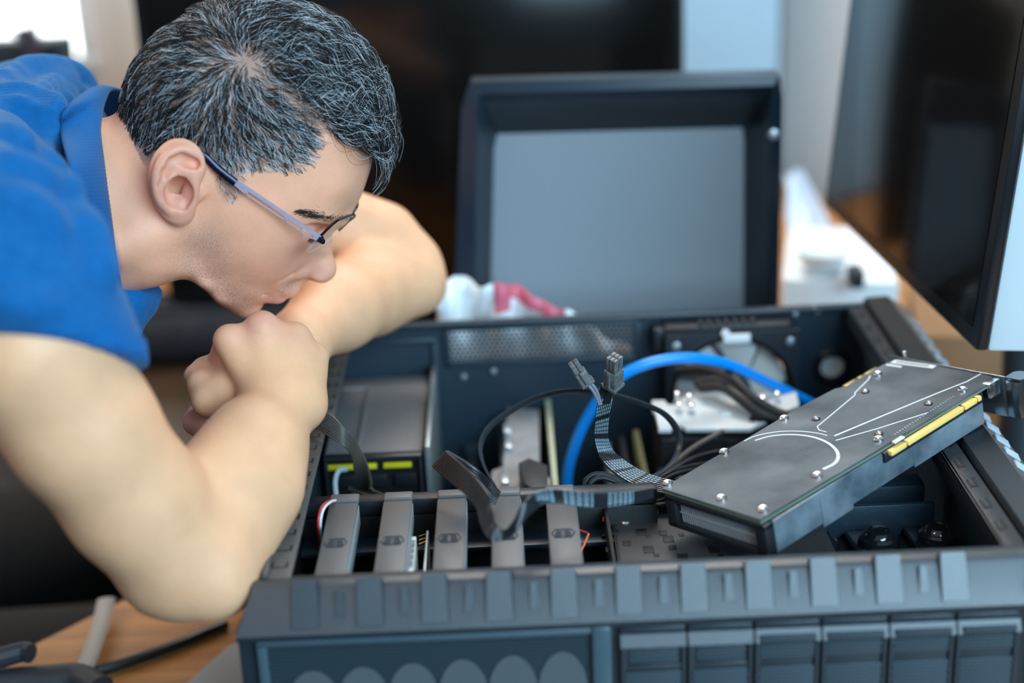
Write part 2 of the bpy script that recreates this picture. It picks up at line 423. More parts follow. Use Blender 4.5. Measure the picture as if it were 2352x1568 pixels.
# ---- shiny antistatic bag behind the rear rim
M_foil = mat('silver_foil', (1.0, 1.0, 1.0), .35, .15)
FT = [atY(x, y, .56)[2] for x, y in ((1000, 668), (1040, 640), (1075, 655), (1110, 640), (1150, 660), (1250, 690), (1350, 745), (1470, 800))]
FX0, FX1 = atY(1000, 680, .56)[0], atY(1470, 800, .56)[0]
M_pink = mat('pink_print', (.75, .16, .22), .4)
bm = bmesh.new(); nu, nv = 50, 16; G_ = []
for i in range(nu):
    row = []
    for j in range(nv):
        u, v = i/(nu-1), j/(nv-1)
        ztop = np.interp(u, [0, .1, .2, .32, .42, .6, .8, 1], FT)
        x = FX0+(FX1-FX0)*u; z = .015+(ztop-.015)*v; y = .552+.018*math.sin(v*2.2+u*3)+.010*math.sin(u*23+v*5)+.006*math.sin(u*51-v*13)+.004*math.sin(v*31+u*17)
        row.append(bm.verts.new((x, y, z)))
    G_.append(row)
for i in range(nu-1):
    for j in range(nv-1):
        f = bm.faces.new([G_[i][j], G_[i+1][j], G_[i+1][j+1], G_[i][j+1]])
        if nu*.27 < i < nu*.62 and j > nv*.80+(i-nu*.27)*.05: f.material_index = 1
fb = solo('foil_bag', bm, [M_foil, M_pink], 'crumpled silver and pink foil bag behind the rear rim', 'bag', angle=None)
md = fb.modifiers.new('thick', 'SOLIDIFY'); md.thickness = .0015

# ---- the lid of the case, standing upright behind it
lid = thing('case_side_panel', 'grey dished side panel of the case standing behind it', 'panel', (.11, .70, 0))
M_lid = mat('lid_lit_grey', (.25, .28, .31), .5, spec=.6)
M_lidd = mat('lid_shaded_dark', (.008, .020, .034), .38, spec=.6)  # plate lightened, sloping rim darkened: light and shade put into the colour
x0, x1, zt = -.042, .288, .452
fo = [(x0-.022, .0), (x0-.018, .22), (x0, zt-.03), (x0+.012, zt), (x1-.004, zt-.006), (x1, zt-.03), (x1+.002, .0)]       # outer rim (front)
fi = [(x0+.000, .0), (x0+.004, .22), (x0+.016, zt-.035), (x0+.020, zt-.012), (x1-.010, zt-.016), (x1-.012, zt-.035), (x1-.006, .0)]
fb_ = [(x0+.018, .0), (x0+.022, .22), (x0+.032, zt-.080), (x0+.036, zt-.066), (x1-.034, zt-.070), (x1-.032, zt-.082), (x1-.028, .0)]
bm = bmesh.new()
def ringv(pts, y): return [bm.verts.new((p[0], y, p[1]+.002)) for p in pts]
A0, A1_, A2, A3 = ringv(fo, .650), ringv(fo, .622), ringv(fi, .618), ringv(fb_, .668)
for A, B, mi in ((A0, A1_, 0), (A1_, A2, 0), (A2, A3, 0)):
    for i in range(len(A)-1): bm.faces.new([A[i], A[i+1], B[i+1], B[i]]).material_index = mi
o_ = obj('rim', bm, M_lidd, lid, angle=25, label='bevelled rim with a shaded dark tone'); md = o_.modifiers.new('t', 'SOLIDIFY'); md.thickness = .0015
bm = bmesh.new(); prism(bm, [(p[0], p[1]+.002) for p in fb_], .0015, Matrix.Translation((0, .6695, 0)) @ Matrix.Rotation(math.radians(90), 4, 'X')); obj('plate', bm, M_lid, lid)
bm = bmesh.new(); q = atY(1776, 307, .617); cyl(bm, (q[0], .612, q[2]), (q[0], .621, q[2]), .0055, n=20, bev=.001); obj('thumbscrew', bm, M_alu, lid)
# ================================================================== the open computer case
case = thing('computer_case', 'large black computer case lying open on the desk', 'computer case', (.09, .22, 0))
def meshmat(name, base, hole, scale, alpha=False, thr=.32, rough=.4):
    """perforated sheet: a lattice of round holes, cut through when alpha is set"""
    m = bpy.data.materials.new(name); m.use_nodes = True
    nt = m.node_tree; b = nt.nodes['Principled BSDF']; L = nt.links
    t = nt.nodes.new('ShaderNodeTexCoord'); s = nt.nodes.new('ShaderNodeSeparateXYZ'); L.new(t.outputs['Object'], s.inputs[0])
    def M(op, a, b_=None):
        n = nt.nodes.new('ShaderNodeMath'); n.operation = op
        for i, v in enumerate((a, b_)):
            if v is None: continue
            if isinstance(v, (int, float)): n.inputs[i].default_value = v
            else: L.new(v, n.inputs[i])
        return n.outputs[0]
    X = M('MULTIPLY', s.outputs['X'], scale); Y_ = M('MULTIPLY', M('ADD', s.outputs['Z'], M('MULTIPLY', s.outputs['Y'], .37)), scale*1.1547)
    row = M('FLOOR', Y_); X2 = M('ADD', X, M('MULTIPLY', M('MODULO', row, 2.0), .5))
    fx = M('SUBTRACT', M('FRACT', X2), .5); fy = M('MULTIPLY', M('SUBTRACT', M('FRACT', Y_), .5), .866)
    d = M('SQRT', M('ADD', M('MULTIPLY', fx, fx), M('MULTIPLY', fy, fy)))
    h = M('LESS_THAN', d, thr)
    b.inputs['Roughness'].default_value = rough; b.inputs['Base Color'].default_value = (*base, 1)
    if alpha:
        L.new(M('SUBTRACT', 1.0, h), b.inputs['Alpha'])
    else:
        mx = nt.nodes.new('ShaderNodeMix'); mx.data_type = 'RGBA'; L.new(h, mx.inputs['Factor']); mx.inputs['A'].default_value = (*base, 1); mx.inputs['B'].default_value = (*hole, 1)
        L.new(mx.outputs['Result'], b.inputs['Base Color'])
        bp = nt.nodes.new('ShaderNodeBump'); bp.invert = True; bp.inputs['Strength'].default_value = .8; bp.inputs['Distance'].default_value = .001
        L.new(h, bp.inputs['Height']); L.new(bp.outputs[0], b.inputs['Normal'])
    return m
M_mesh = meshmat('black_perforated_steel', (.03, .05, .065), (0, 0, 0), 300, alpha=True, thr=.31)
M_mesh2 = meshmat('black_honeycomb', (.06, .09, .11), (.006, .010, .014), 300, alpha=False, thr=.36)
M_vent = meshmat('rear_vent_steel', (.02, .027, .034), (0, 0, 0), 200, alpha=True, thr=.36)
M_navy = mat('blue_black_steel', (.018, .034, .050), .40, spec=.7, bump=(900, .2))
XL, XR = -.180, .352
# floor, walls
bm = bmesh.new(); bx(bm, XL, XR, 0, .506, .004, .008); obj('bottom_plate', bm, M_dark, case)
bm = bmesh.new(); bx(bm, XL, XL+.003, 0, .506, .004, .236, .001); obj('left_wall', bm, M_navy, case)
bm = bmesh.new(); bx(bm, XR-.003, XR, 0, .506, .004, .236, .001); obj('right_wall', bm, M_navy, case)
# rear wall with windows for vent, fan and hole
vx0, vx1, vz0, vz1 = -.062, .122, .196, .230
fcx, fcz, fr_ = .217, .160, .058
hx, hz, hr = .322, .174, .0150
bm = bmesh.new()
bx(bm, XL, vx0, .503, .506, .004, .238); bx(bm, vx0, vx1, .503, .506, vz1, .238); bx(bm, vx0, vx1, .503, .506, .004, vz0)
def plate_hole(bm, xa, xb, za, zb, cx, cz, r, y0, y1, n=48):
    """rectangular plate with a round hole"""
    def rect(t):
        c, s = math.cos(t), math.sin(t); k = 1e9
        if c > 1e-9: k = min(k, (xb-cx)/c)
        if c < -1e-9: k = min(k, (xa-cx)/c)
        if s > 1e-9: k = min(k, (zb-cz)/s)
        if s < -1e-9: k = min(k, (za-cz)/s)
        return cx+c*k, cz+s*k
    angs = sorted([2*math.pi*i/n for i in range(n)]+[math.atan2(z-cz, x-cx) % (2*math.pi) for x in (xa, xb) for z in (za, zb)])
    R = []
    for t in angs:
        ox, oz = rect(t); R.append([bm.verts.new((x, y, z)) for (x, z) in ((ox, oz), (cx+r*math.cos(t), cz+r*math.sin(t))) for y in (y0, y1)])
    for A, B in zip(R, R[1:]+R[:1]):
        bm.faces.new([A[0], B[0], B[2], A[2]]); bm.faces.new([A[1], A[3], B[3], B[1]]); bm.faces.new([A[2], B[2], B[3], A[3]]); bm.faces.new([A[0], A[1], B[1], B[0]])
plate_hole(bm, vx1, .290, .095, .238, fcx, fcz, fr_, .503, .506)
bx(bm, vx1, .290, .503, .506, .004, .095)
plate_hole(bm, .290, XR, .12, .238, hx, hz, hr, .503, .506); bx(bm, .290, XR, .503, .506, .004, .12)
# folded lip and embossed frames
bx(bm, XL, XR, .494, .506, .236, .240, .001)
for (a, b, c, d) in ((vx0-.006, vx1+.006, vz1, vz1+.004), (vx0-.006, vx1+.006, vz0-.005, vz0), (vx0-.006, vx0, vz0-.005, vz1+.004), (vx1, vx1+.006, vz0-.005, vz1+.004)): bx(bm, a, b, .499, .503, c, d, .0015)
for (a, b, c, d) in ((-.165, -.075, .218, .224), (-.081, -.075, .12, .218)): bx(bm, a, b, .498, .503, c, d, .002)
obj('rear_wall', bm, M_navy, case)
bm = bmesh.new(); bx(bm, vx0, vx1, .5035, .5045, vz0, vz1); obj('rear_vent', bm, M_vent, case)
bm = bmesh.new(); lathe(bm, [(hr+.003, 0), (hr+.004, .002), (hr+.001, .005), (hr-.003, .004), (hr-.003, .001)], (hx, .503, hz), frame_for(V((0, -1, 0))), 40, caps=False); obj('grommet', bm, M_blackplastic, case)
bm = bmesh.new(); lathe(bm, [(0, -.001), (hr-.002, 0)], (hx, .5035, hz), frame_for(V((0, -1, 0))), 40); obj('hole_light_disc', bm, mat('hole_light_white', (.92, .95, .92), .5), case, label='white disc standing for the brightness behind the round port')  # white disc imitates the brightness seen through the hole
# ribbed bracket above the fan, rear screws
bm = bmesh.new(); bx(bm, .150, .275, .478, .502, .222, .232, .002)
for k in range(7): box(bm, (.186+.0085*k, .484, .2335), (.0052, .012, .006), None, .0022)
bx(bm, .140, .150, .480, .502, .205, .230, .002)
obj('fan_bracket', bm, M_blackplastic, case)
for (x_, z_) in ((.155, .2365), (.283, .232), (.302, .2375), (.305, .2342), (-.05, .18), (-.02, .185)):
    bm = bmesh.new(); cyl(bm, (x_, .502, z_), (x_, .4985, z_), .0028, n=16, bev=.0006); obj('screw', bm, M_alu, case)

def slots(bm, x0, x1, ys, z, both=True):
    for y in ys:
        n0 = len(bm.faces)
        for sx in ((x0+.0040, x1-.0040) if both else ((x0+x1)/2,)):
            box(bm, (sx, y, z), (.0016, .0085, .0012), None, .0004)
        box(bm, ((x0+x1)/2, y-.0032, z), (x1-x0-.010, .0012, .0012), None, .0003)
# left rail
bm = bmesh.new(); bx(bm, XL, XL+.020, .0, .250, .2365, .2395, .0006); bx(bm, XL, XL+.004, .0, .50, .2395, .2430, .001)
bx(bm, XL+.006, XL+.024, .262, .497, .2345, .2375, .0006); bx(bm, XL, XL+.008, .25, .497, .2365, .2395, .0006)
obj('left_rail', bm, M_greysteel, case)
for a_, b_, y_, z_ in [(XL+.001, XL+.0195, .018+.0245*k, .2394) for k in range(10)]+[(XL+.008, XL+.024, .275+.026*k, .2374) for k in range(8)]:
    bm = bmesh.new(); slots(bm, a_, b_, [y_], z_); obj('rail_slot', bm, M_dark, case)
# right rail and ridged top cover
bm = bmesh.new(); bx(bm, .333, .350, .0, .497, .2365, .2395, .0006); bx(bm, .333, .336, 0, .497, .222, .2395, .0008); obj('right_rail', bm, M_black, case)
for k in range(14):
    bm = bmesh.new(); y = .03+.034*k
    if k % 1 == 0: box(bm, (.3385, y, .2394), (.0022, .014, .0012), None, .0006); box(bm, (.3440, y+.004, .2394), (.0022, .014, .0012), None, .0006); box(bm, (.3412, y-.004, .2394), (.0056, .0016, .0012)); obj('rail_slot', bm, M_dark, case)
bm = bmesh.new()
prof = [(.3535, .012), (.3535, .2365), (.356, .2415), (.378, .2425), (.399, .2270), (.408, .205), (.408, .012)]
prism(bm, prof, .555, Matrix.Translation((0, .515, 0)) @ Matrix.Rotation(math.radians(90), 4, 'X')); obj('top_cover', bm, M_blackplastic, case, angle=20)
bm = bmesh.new()
sl = math.atan2(-.0365, .030)
for k in range(15):
    y = .105+.0250*k
    box(bm, (.3890, y, .2352), (.0140, .0105, .0024), Euler((.16, .60, .0)), .0008)
obj('cover_ribs', bm, mat('window_lit_rib_plastic', (.40, .50, .58), .35), case)  # pale blue base imitates window light caught on the ribs

# ---- front panel
fp_m = M_rim
bm = bmesh.new()
YT, ZT = -.004, .2400
prof = [(.004, .2385), (YT, ZT), (-.0100, .2385), (-.0135, .2355), (-.0285, .2150), (-.0310, .2120), (-.0310, .2085), (-.0250, .2060), (-.0245, .004), (.000, .004), (.000, .2385)]
xa, xb = -.186, .372
A = [bm.verts.new((xa+(-.010 if p[0] < -.02 else 0), p[0], p[1])) for p in prof]; B = [bm.verts.new((xb+(.012 if p[0] < -.02 else 0), p[0], p[1])) for p in prof]
for i in range(len(prof)):
    j = (i+1) % len(prof); bm.faces.new([A[i], A[j], B[j], B[i]])
bm.faces.new(A[::-1]); bm.faces.new(B)
fpn = obj('front_panel', bm, M_rim, case, angle=22)
# teeth of the rim
M_tooth = M_rim
def tooth(bm, xc, wt, wb, t0, t1, out0, out1, thick=.0):
    """wedge on the sloping band between fractions t0..t1 down the slope"""
    P0, P1 = np.array([-.0135, .2355]), np.array([-.0285, .2150]); nrm_ = np.array([-.0205, .0150]); nrm_ /= np.linalg.norm(nrm_)
    a = P0+(P1-P0)*t0; b_ = P0+(P1-P0)*t1
    ao, bo = a+nrm_*out0, b_+nrm_*out1
    vs_ = []
    for (xx, w, p) in ((xc, wt, ao), (xc, wb, bo)):
        for s in (-1, 1): vs_.append(bm.verts.new((xx+s*w/2, p[0], p[1])))
    back = []
    for (xx, w, p) in ((xc, wt*1.12, a-nrm_*.001), (xc, wb*1.12, b_-nrm_*.001)):
        for s in (-1, 1): back.append(bm.verts.new((xx+s*w/2, p[0], p[1])))
    a0, a1, b0, b1 = vs_; c0, c1, d0, d1 = back
    bm.faces.new([a0, a1, b1, b0]); bm.faces.new([c0, a0, b0, d0]); bm.faces.new([a1, c1, d1, b1]); bm.faces.new([b0, b1, d1, d0]); bm.faces.new([c0, c1, a1, a0])
xk = [atY(669+29+149.4*k, 1375-3.6*k, -.022)[0] for k in range(11)]
for x_ in xk:
    bm = bmesh.new(); tooth(bm, x_+.0, .0165, .0185, -.30, .98, .0055, .0014); obj('rim_tooth', bm, M_tooth, fpn, angle=20)
for a_x, b_x in zip(xk, xk[1:]):
    bm = bmesh.new(); tooth(bm, (a_x+b_x)/2+.0015, .0045, .0065, .02, .72, .0042, .0010); obj('rim_ridge', bm, M_tooth, fpn, angle=20)
# left: perforated grille with frame, scalloped guard behind it
yg = -.0265
gx0, gx1 = atY(602, 1500, yg)[0], atY(1372, 1500, yg)[0]
ztop = .2035
bm = bmesh.new()
bx(bm, gx0-.003, gx0+.004, yg-.004, yg+.002, .03, ztop+.003, .0015); bx(bm, gx0-.003, gx1+.003, yg-.004, yg+.002, ztop-.001, ztop+.004, .0015)
bx(bm, gx1-.004, gx1+.010, yg-.007, yg+.002, .03, ztop+.006, .003)
obj('grille_frame', bm, mat('grille_frame_sheen', (.05, .085, .105), .3, spec=1.0), fpn)  # base colour lightened to imitate window reflections along the frame
bm = bmesh.new(); bx(bm, gx0+.004, gx1-.004, yg-.0012, yg-.0004, .03, ztop-.001); obj('front_grille', bm, M_mesh, fpn)
bm = bmesh.new(); pts = [(gx0+.012, .03)]
for k in range(6):
    cx_ = gx0+.033+.0345*k
    for i in range(13):
        t = math.pi*(1-i/12); pts.append((cx_+.0170*math.cos(t), .158+.028*math.sin(t)*(.85+.05*k)))
pts.append((pts[-1][0], .03))
prism(bm, pts, .0006, Matrix.Translation((0, -.0279+.0, 0)) @ Matrix.Rotation(math.radians(90), 4, 'X'))
obj('scalloped_guard', bm, mat('pale_grey_guard', (.075, .088, .095), .6), fpn, label='pale scalloped shapes behind the grille')
# right: six drive bay covers
bxs = [atY(x, 1470, yg)[0] for x in (1421, 1576, 1729, 1882, 2036, 2189, 2336)]
def bay(k, x0, x1):
    bm = bmesh.new(); g_ = .0008; y0, y1 = yg-.006, yg+.0025
    bx(bm, x0+g_, x1-g_, y0+.003, y1, .03, ztop+.003, .001)                   # slab
    prism(bm, [(0, 0), (-.0022, -.0010), (-.0060, -.0095), (-.0050, -.0105), (.004, -.0105), (.004, 0)], x1-x0-2*g_, Matrix(((0, 0, 1, x0+g_), (1, 0, 0, y0+.003), (0, 1, 0, ztop-.0005), (0, 0, 0, 1))))            # upper bar
    if k < 2: 
        bx(bm, x0+.004, x1-.004, y0+.0005, y1, ztop-.030, ztop-.026, .001); bx(bm, x0+.003, x0+.006, y0+.0005, y1, ztop-.030, ztop-.014, .001)
    for s in (x0+g_, x1-g_-.003): bx(bm, s, s+.003, y0+.0005, y1, .03, ztop-.010, .0008)
    c = obj('bay_cover', bm, M_rim, fpn)
    if k < 2:
        bm = bmesh.new(); bx(bm, x0+.007, x1-.006, y0+.0024, y0+.004, ztop-.0255, ztop-.015, .0005); obj('bay_slot', bm, M_dark, c) if False else bm.free()
    return c, y0
for k in range(6):
    c, y0 = bay(k, bxs[k], bxs[k+1])
    # honeycomb insets and slots lie on the cover
    bm = bmesh.new(); x0, x1 = bxs[k]+.004, bxs[k+1]-.004
    if k < 2: bx(bm, x0+.003, x1-.002, y0+.0022, y0+.0042, ztop-.025, ztop-.014, .0004)
    else: bx(bm, x0, x1, y0-.0040, y0-.0020, ztop-.0098, ztop-.0045, .0004); bx(bm, x0, x1, y0+.0015, y0+.004, ztop-.025, ztop-.0125, .0004)
    bm2 = bmesh.new(); bx(bm2, x0, x1, y0+.001, y0+.004, .03, ztop-.032, .0004)
    me = bpy.data.meshes.new('bay_mesh'); 
    merge(bm, bm2)
    obj('bay_inset', bm, (M_dark if k < 2 else M_mesh2), fpn if False else case) if False else None
    bm3 = bm
    bm3.transform(Matrix.Identity(4)); o = obj('bay_grille', bm3, M_mesh2 if k >= 2 else M_mesh2, fpn)
# feet, outer bottom
for fx_ in (-.14, .31):
    for fy_ in (.06, .44):
        bm = bmesh.new(); cyl(bm, (fx_, fy_, .0032), (fx_, fy_, .006), .014, n=20); obj('foot', bm, M_blackplastic, case)
# ================================================================== what is inside the case
def poly_px(pts, z): return [tuple(atZ(x, y, z)[:2]) for x, y in pts]
# ---- power supply
psu = thing('power_supply', 'grey power supply unit with black socket face, left in the case', 'power supply', (-.13, .39, .008))
M_psu = mat('grey_powder_coat', (.17, .155, .152), .55, bump=(1500, .3))
px0, px1, py0, py1, pz = -.176+.004, -.084, .305, .492, .188
bm = bmesh.new(); bx(bm, px0, px1, py0+.004, py1, .010, pz, .003); obj('housing', bm, M_psu, psu)
bm = bmesh.new()   # pressed step on the top and the black rim of the socket face
bx(bm, px0+.028, px0+.032, py0+.006, py1-.03, pz-.001, pz+.0025, .0012); bx(bm, px0+.003, px0+.030, py1-.034, py1-.030, pz-.001, pz+.0025, .0012)
obj('pressed_edge', bm, M_psu, psu)
bm = bmesh.new()
for (a, b, c, d) in ((px0, px1, pz-.005, pz+.001), (px0, px1, .010, .014), (px0, px0+.004, .010, pz), (px1-.004, px1, .010, pz)): bx(bm, a, b, py0-.004, py0+.006, c, d, .0018)
obj('face_rim', bm, M_blackplastic, psu)
bm = bmesh.new(); bx(bm, px0+.002, px1-.002, py0+.001, py0+.004, .012, pz-.002); obj('socket_face', bm, M_dark, psu)
for r_ in range(4):
    for c_ in range(3):
        x_ = px0+.010+.026*c_; z_ = pz-.030-.022*r_
        bm = bmesh.new(); bx(bm, x_, x_+.020, py0-.003, py0+.002, z_, z_+.012, .001)
        obj('socket', bm, M_blackplastic, psu)
for (a, b) in ((px0+.002, px0+.047), (px0+.053, px0+.078)):
    bm = bmesh.new(); bx(bm, a, b, py0-.0016, py0+.0015, pz-.0125, pz-.0075, .0004); obj('yellow_stripe', bm, M_yellow, psu)
# steel post right of the supply
bm = bmesh.new(); bx(bm, -.0815, -.0765, .300, .500, .011, .197, .001); obj('divider', bm, mat('brushed_divider', (.30, .34, .35), .35, .6), case, label='bright folded steel divider')

# ---- motherboard and cards
M_pcb = mat('dark_circuit_board', (.012, .016, .018), .5, noise=(60, (.03, .035, .04), .6))
mb = thing('motherboard', 'black motherboard screwed to the case bottom under the cards', 'circuit board', (.10, .37, .011))
bm = bmesh.new(); bx(bm, -.055, .275, .245, .490, .011, .014); obj('board', bm, M_pcb, mb)
def slot(x, y0, y1, z1, m, name='expansion_slot', w=.007):
    bm = bmesh.new(); bx(bm, x-w/2, x+w/2, y0, y1, .014, z1, .001)
    for k in range(int((y1-y0)/.012)): bx(bm, x-w/2+.001, x+w/2-.001, y0+.003+.012*k, y0+.011+.012*k, z1, z1+.0012)
    obj(name, bm, m, mb)
M_gslot = mat('grey_slot_plastic', (.22, .225, .23), .5)
for x_ in (-.025, .005): slot(x_, .27, .47, .050, M_gslot)
for k, x_ in enumerate((.090, .104, .1185)): slot(x_, .25, .45, .125+.006*k, (M_gslot, M_blackplastic, mat('olive_slot', (.20, .20, .10), .5))[k], 'memory_module', .0055)
for (x_, y_, h_) in ((.062, .43, .07), (.066, .40, .07), (.058, .37, .06), (.062, .33, .06)):
    bm = bmesh.new(); cyl(bm, (x_, y_, .014), (x_, y_, h_), .006, n=18, bev=.001); obj('capacitor', bm, M_alu, mb)
bm = bmesh.new()
for k in range(9): bx(bm, .058, .080, .27+.010*k, .276+.010*k, .018, .085, .001)
bx(bm, .058, .080, .265, .362, .014, .020); obj('heat_sink', bm, mat('dark_alu_fins', (.08, .085, .09), .4, .6), mb)
for k in range(10):
    bm = bmesh.new(); bx(bm, .066, .074, .285+.016*k, .290+.016*k, .090, .093, .0005); obj('coil', bm, M_gslot, mb)
# upright card with the pale green edge
cd = thing('expansion_card', 'upright circuit card with pale green edge near the case middle', 'circuit card', (.036, .36, .05))
a, b_ = atZ(1255, 882, .150), atZ(1279, 1122, .168)
t = V((b_[0]-a[0], b_[1]-a[1], 0)).normalized(); n_ = V((-t.y, t.x, 0))
M_edge = mat('pale_green_board_edge', (.50, .52, .34), .5, noise=(60, (.62, .66, .52), .5))
bm = bmesh.new(); prism(bm, [(a[0]-n_.x*.0024, a[1]-n_.y*.0024), (b_[0]-n_.x*.0024, b_[1]-n_.y*.0024), (b_[0]+n_.x*.0024, b_[1]+n_.y*.0024), (a[0]+n_.x*.0024, a[1]+n_.y*.0024)], .10, Matrix.Translation((0, 0, .05)))
o = obj('board', bm, M_edge, cd)
bm = bmesh.new(); c = atZ(1243, 1082, .15); box(bm, (c[0], c[1], .146), (.012, .010, .008), None, .001); box(bm, (c[0]+.005, c[1]-.012, .143), (.005, .018, .005), None, .001); obj('white_socket', bm, M_white, cd)
# grey shrouded card beside it
sh_ = thing('sound_card', 'grey shrouded card left of the green-edged card', 'circuit card', (.0, .33, .05))
M_sh = mat('dusty_grey_shroud', (.26, .265, .27), .6, noise=(50, (.40, .40, .41), .6))
for pts, z0, z1, m in (([(1165, 935), (1238, 940), (1240, 1130), (1150, 1130)], .05, .150, M_sh), ([(1130, 1080), (1175, 1060), (1180, 1140), (1120, 1140)], .05, .140, M_sh),
                      ([(1190, 1062), (1215, 1050), (1258, 1068), (1258, 1122), (1235, 1130), (1205, 1110)], .10, .170, mat('dark_bracket', (.035, .034, .036), .5))):
    bm = bmesh.new(); P = poly_px(pts, z1); prism(bm, P, z1-z0, Matrix.Translation((0, 0, z0))); bmesh.ops.bevel(bm, geom=bm.edges[:], offset=.0012, segments=2, profile=.5, affect='EDGES', clamp_overlap=True)
    obj('shroud', bm, m, sh_)
for (x, y) in ((1165, 985), (1168, 1020), (1160, 1100)):
    c = atZ(x, y, .152); bm = bmesh.new(); box(bm, (c[0], c[1], .152), (.007, .022, .005), None, .001); obj('connector', bm, M_alu, sh_)
for (x_, y0, y1, h_) in ((-.045, .33, .49, .10), (-.012, .40, .492, .13), (.014, .42, .492, .13)):
    bm = bmesh.new(); bx(bm, x_-.004, x_+.004, y0, y1, .03, h_, .001); bx(bm, x_-.008, x_+.010, .489, .494, .02, h_+.01, .001); solo('slot_cover', bm, M_navy if x_ < 0 else M_greysteel, 'folded steel slot cover on the rear wall, '+{-.045: 'leftmost', -.012: 'middle one', .014: 'rightmost'}[x_], 'bracket', 'slot covers on the rear wall')

# ---- rear fan
fan = thing('exhaust_fan', 'black case fan with milky blades on the rear wall', 'fan', (fcx, .485, .09))
M_ff = mat('fan_frame_plastic', (.022, .026, .032), .4)
bm = bmesh.new(); plate_hole(bm, fcx-.066, fcx+.066, fcz-.062, fcz+.066, fcx, fcz, .0580, .472, .476); plate_hole(bm, fcx-.066, fcx+.066, fcz-.062, fcz+.066, fcx, fcz, .0580, .496, .4995)
lathe(bm, [(.0580, 0), (.0610, 0), (.0610, .026), (.0580, .026), (.0580, 0)], (fcx, .498, fcz), frame_for(V((0, -1, 0))), 56, caps=False); obj('frame', bm, M_ff, fan)
bm = bmesh.new(); lathe(bm, [(.0, .0), (.019, 0), (.020, .003), (.020, .020), (0, .020)], (fcx, .497, fcz), frame_for(V((0, -1, 0))), 32); obj('hub', bm, M_ff, fan)
M_blade = mat('milky_blade', (.88, .90, .88), .4)
for k in range(7):
    bm = bmesh.new(); rows = []
    for i in range(9):
        r = .019+.0365*i/8; row = []
        for j in range(7):
            a_ = 2*math.pi*k/7+.35+(.44+.12*i/8)*(j/6-.5)*1.45+.25*i/8; y = .485+.016*(j/6-.5)*(1-.35*i/8)
            row.append(bm.verts.new((fcx+r*math.cos(a_), y, fcz+r*math.sin(a_))))
        rows.append(row)
    for A_, B_ in zip(rows, rows[1:]):
        for j in range(6): bm.faces.new([A_[j], B_[j], B_[j+1], A_[j+1]])
    bmesh.ops.solidify(bm, geom=bm.faces[:], thickness=.0014); obj('blade', bm, M_blade, fan)
for sx in (-1, 1):
    bm = bmesh.new(); cyl(bm, (fcx+sx*.056, .4715, fcz+.055), (fcx+sx*.056, .4685, fcz+.055), .0042, n=18, bev=.0008); obj('screw', bm, M_alu, fan)
bm = bmesh.new(); a = atY(1662, 768, .468); b_ = atY(1728, 785, .468)
bx(bm, a[0], b_[0]-.002, .4665, .4715, b_[2], a[2]-.001, .0008); box(bm, (a[0]+.002, .469, a[2]+.001), (.007, .004, .007), Euler((0, .6, 0)), .001); obj('white_clip', bm, M_white, fan)

# ---- cooler
ck = thing('cooler', 'cpu cooler with milky white top plate and black body', 'cooler', (.19, .37, .02))
zc = .186
bm = bmesh.new()
P = poly_px([(1497, 918), (1527, 918), (1532, 930), (1552, 930), (1566, 912), (1640, 908), (1700, 918), (1722, 905), (1800, 902), (1806, 895), (1828, 898), (1836, 930), (1800, 945), (1724, 984), (1575, 984), (1566, 975), (1543, 975), (1542, 986), (1512, 986), (1508, 950), (1498, 940)], zc)
prism(bm, P, .004, Matrix.Translation((0, 0, zc-.004))); bmesh.ops.bevel(bm, geom=bm.edges[:], offset=.0008, segments=2, profile=.5, affect='EDGES', clamp_overlap=True)
obj('top_plate', bm, M_offwhite, ck)
c0 = atZ(1620, 950, zc)
bm = bmesh.new()
for k in range(26): bx(bm, .132, .262, .330+.0034*k, .3312+.0034*k, .07, .178)
bx(bm, .19, .20, .328, .418, .07, .176)
obj('fin_stack', bm, mat('dark_cooler_fins', (.06, .062, .066), .4, .7), ck)
bm = bmesh.new()
bx(bm, .126, .268, .300, .324, .150, .156, .001); bx(bm, .126, .268, .300, .324, .040, .046, .001); bx(bm, .126, .132, .300, .324, .04, .156, .001); bx(bm, .262, .268, .300, .324, .04, .156, .001)
bx(bm, .138, .256, .2985, .3005, .136, .140, .0005); bx(bm, .138, .142, .2985, .3005, .06, .140, .0005)
obj('fan_frame', bm, M_blackplastic, ck)
bm = bmesh.new(); lathe(bm, [(0, 0), (.022, 0), (.022, .018), (0, .018)], (.197, .322, .098), frame_for(V((0, -1, 0))), 28); obj('fan_hub', bm, M_blackplastic, ck)
for (x, y) in ((1555, 915), (1560, 940), (1583, 920), (1588, 942), (1752, 925), (1785, 915)):
    c = atZ(x, y, zc+.004); bm = bmesh.new(); lathe(bm, [(.0016, 0), (.0036, 0), (.0036, .002), (.0018, .003), (.0018, .009), (.003, .010), (0, .012)], (c[0], c[1], zc), None, 18); obj('spring_screw', bm, M_chrome, ck)
bm = bmesh.new(); c = atZ(1668, 952, zc); box(bm, (c[0], c[1], zc+.001), (.010, .005, .003), None, .0008); obj('latch', bm, M_white, ck)
bm = bmesh.new(); c = atZ(1590, 880, .12); box(bm, (c[0]+.005, .455, .125), (.07, .02, .09), Euler((0, 0, .0)), .006, 3); solo('pale_heat_pipe_cover', bm, M_offwhite, 'pale cover block between the cooler and the rear fan', 'cover')

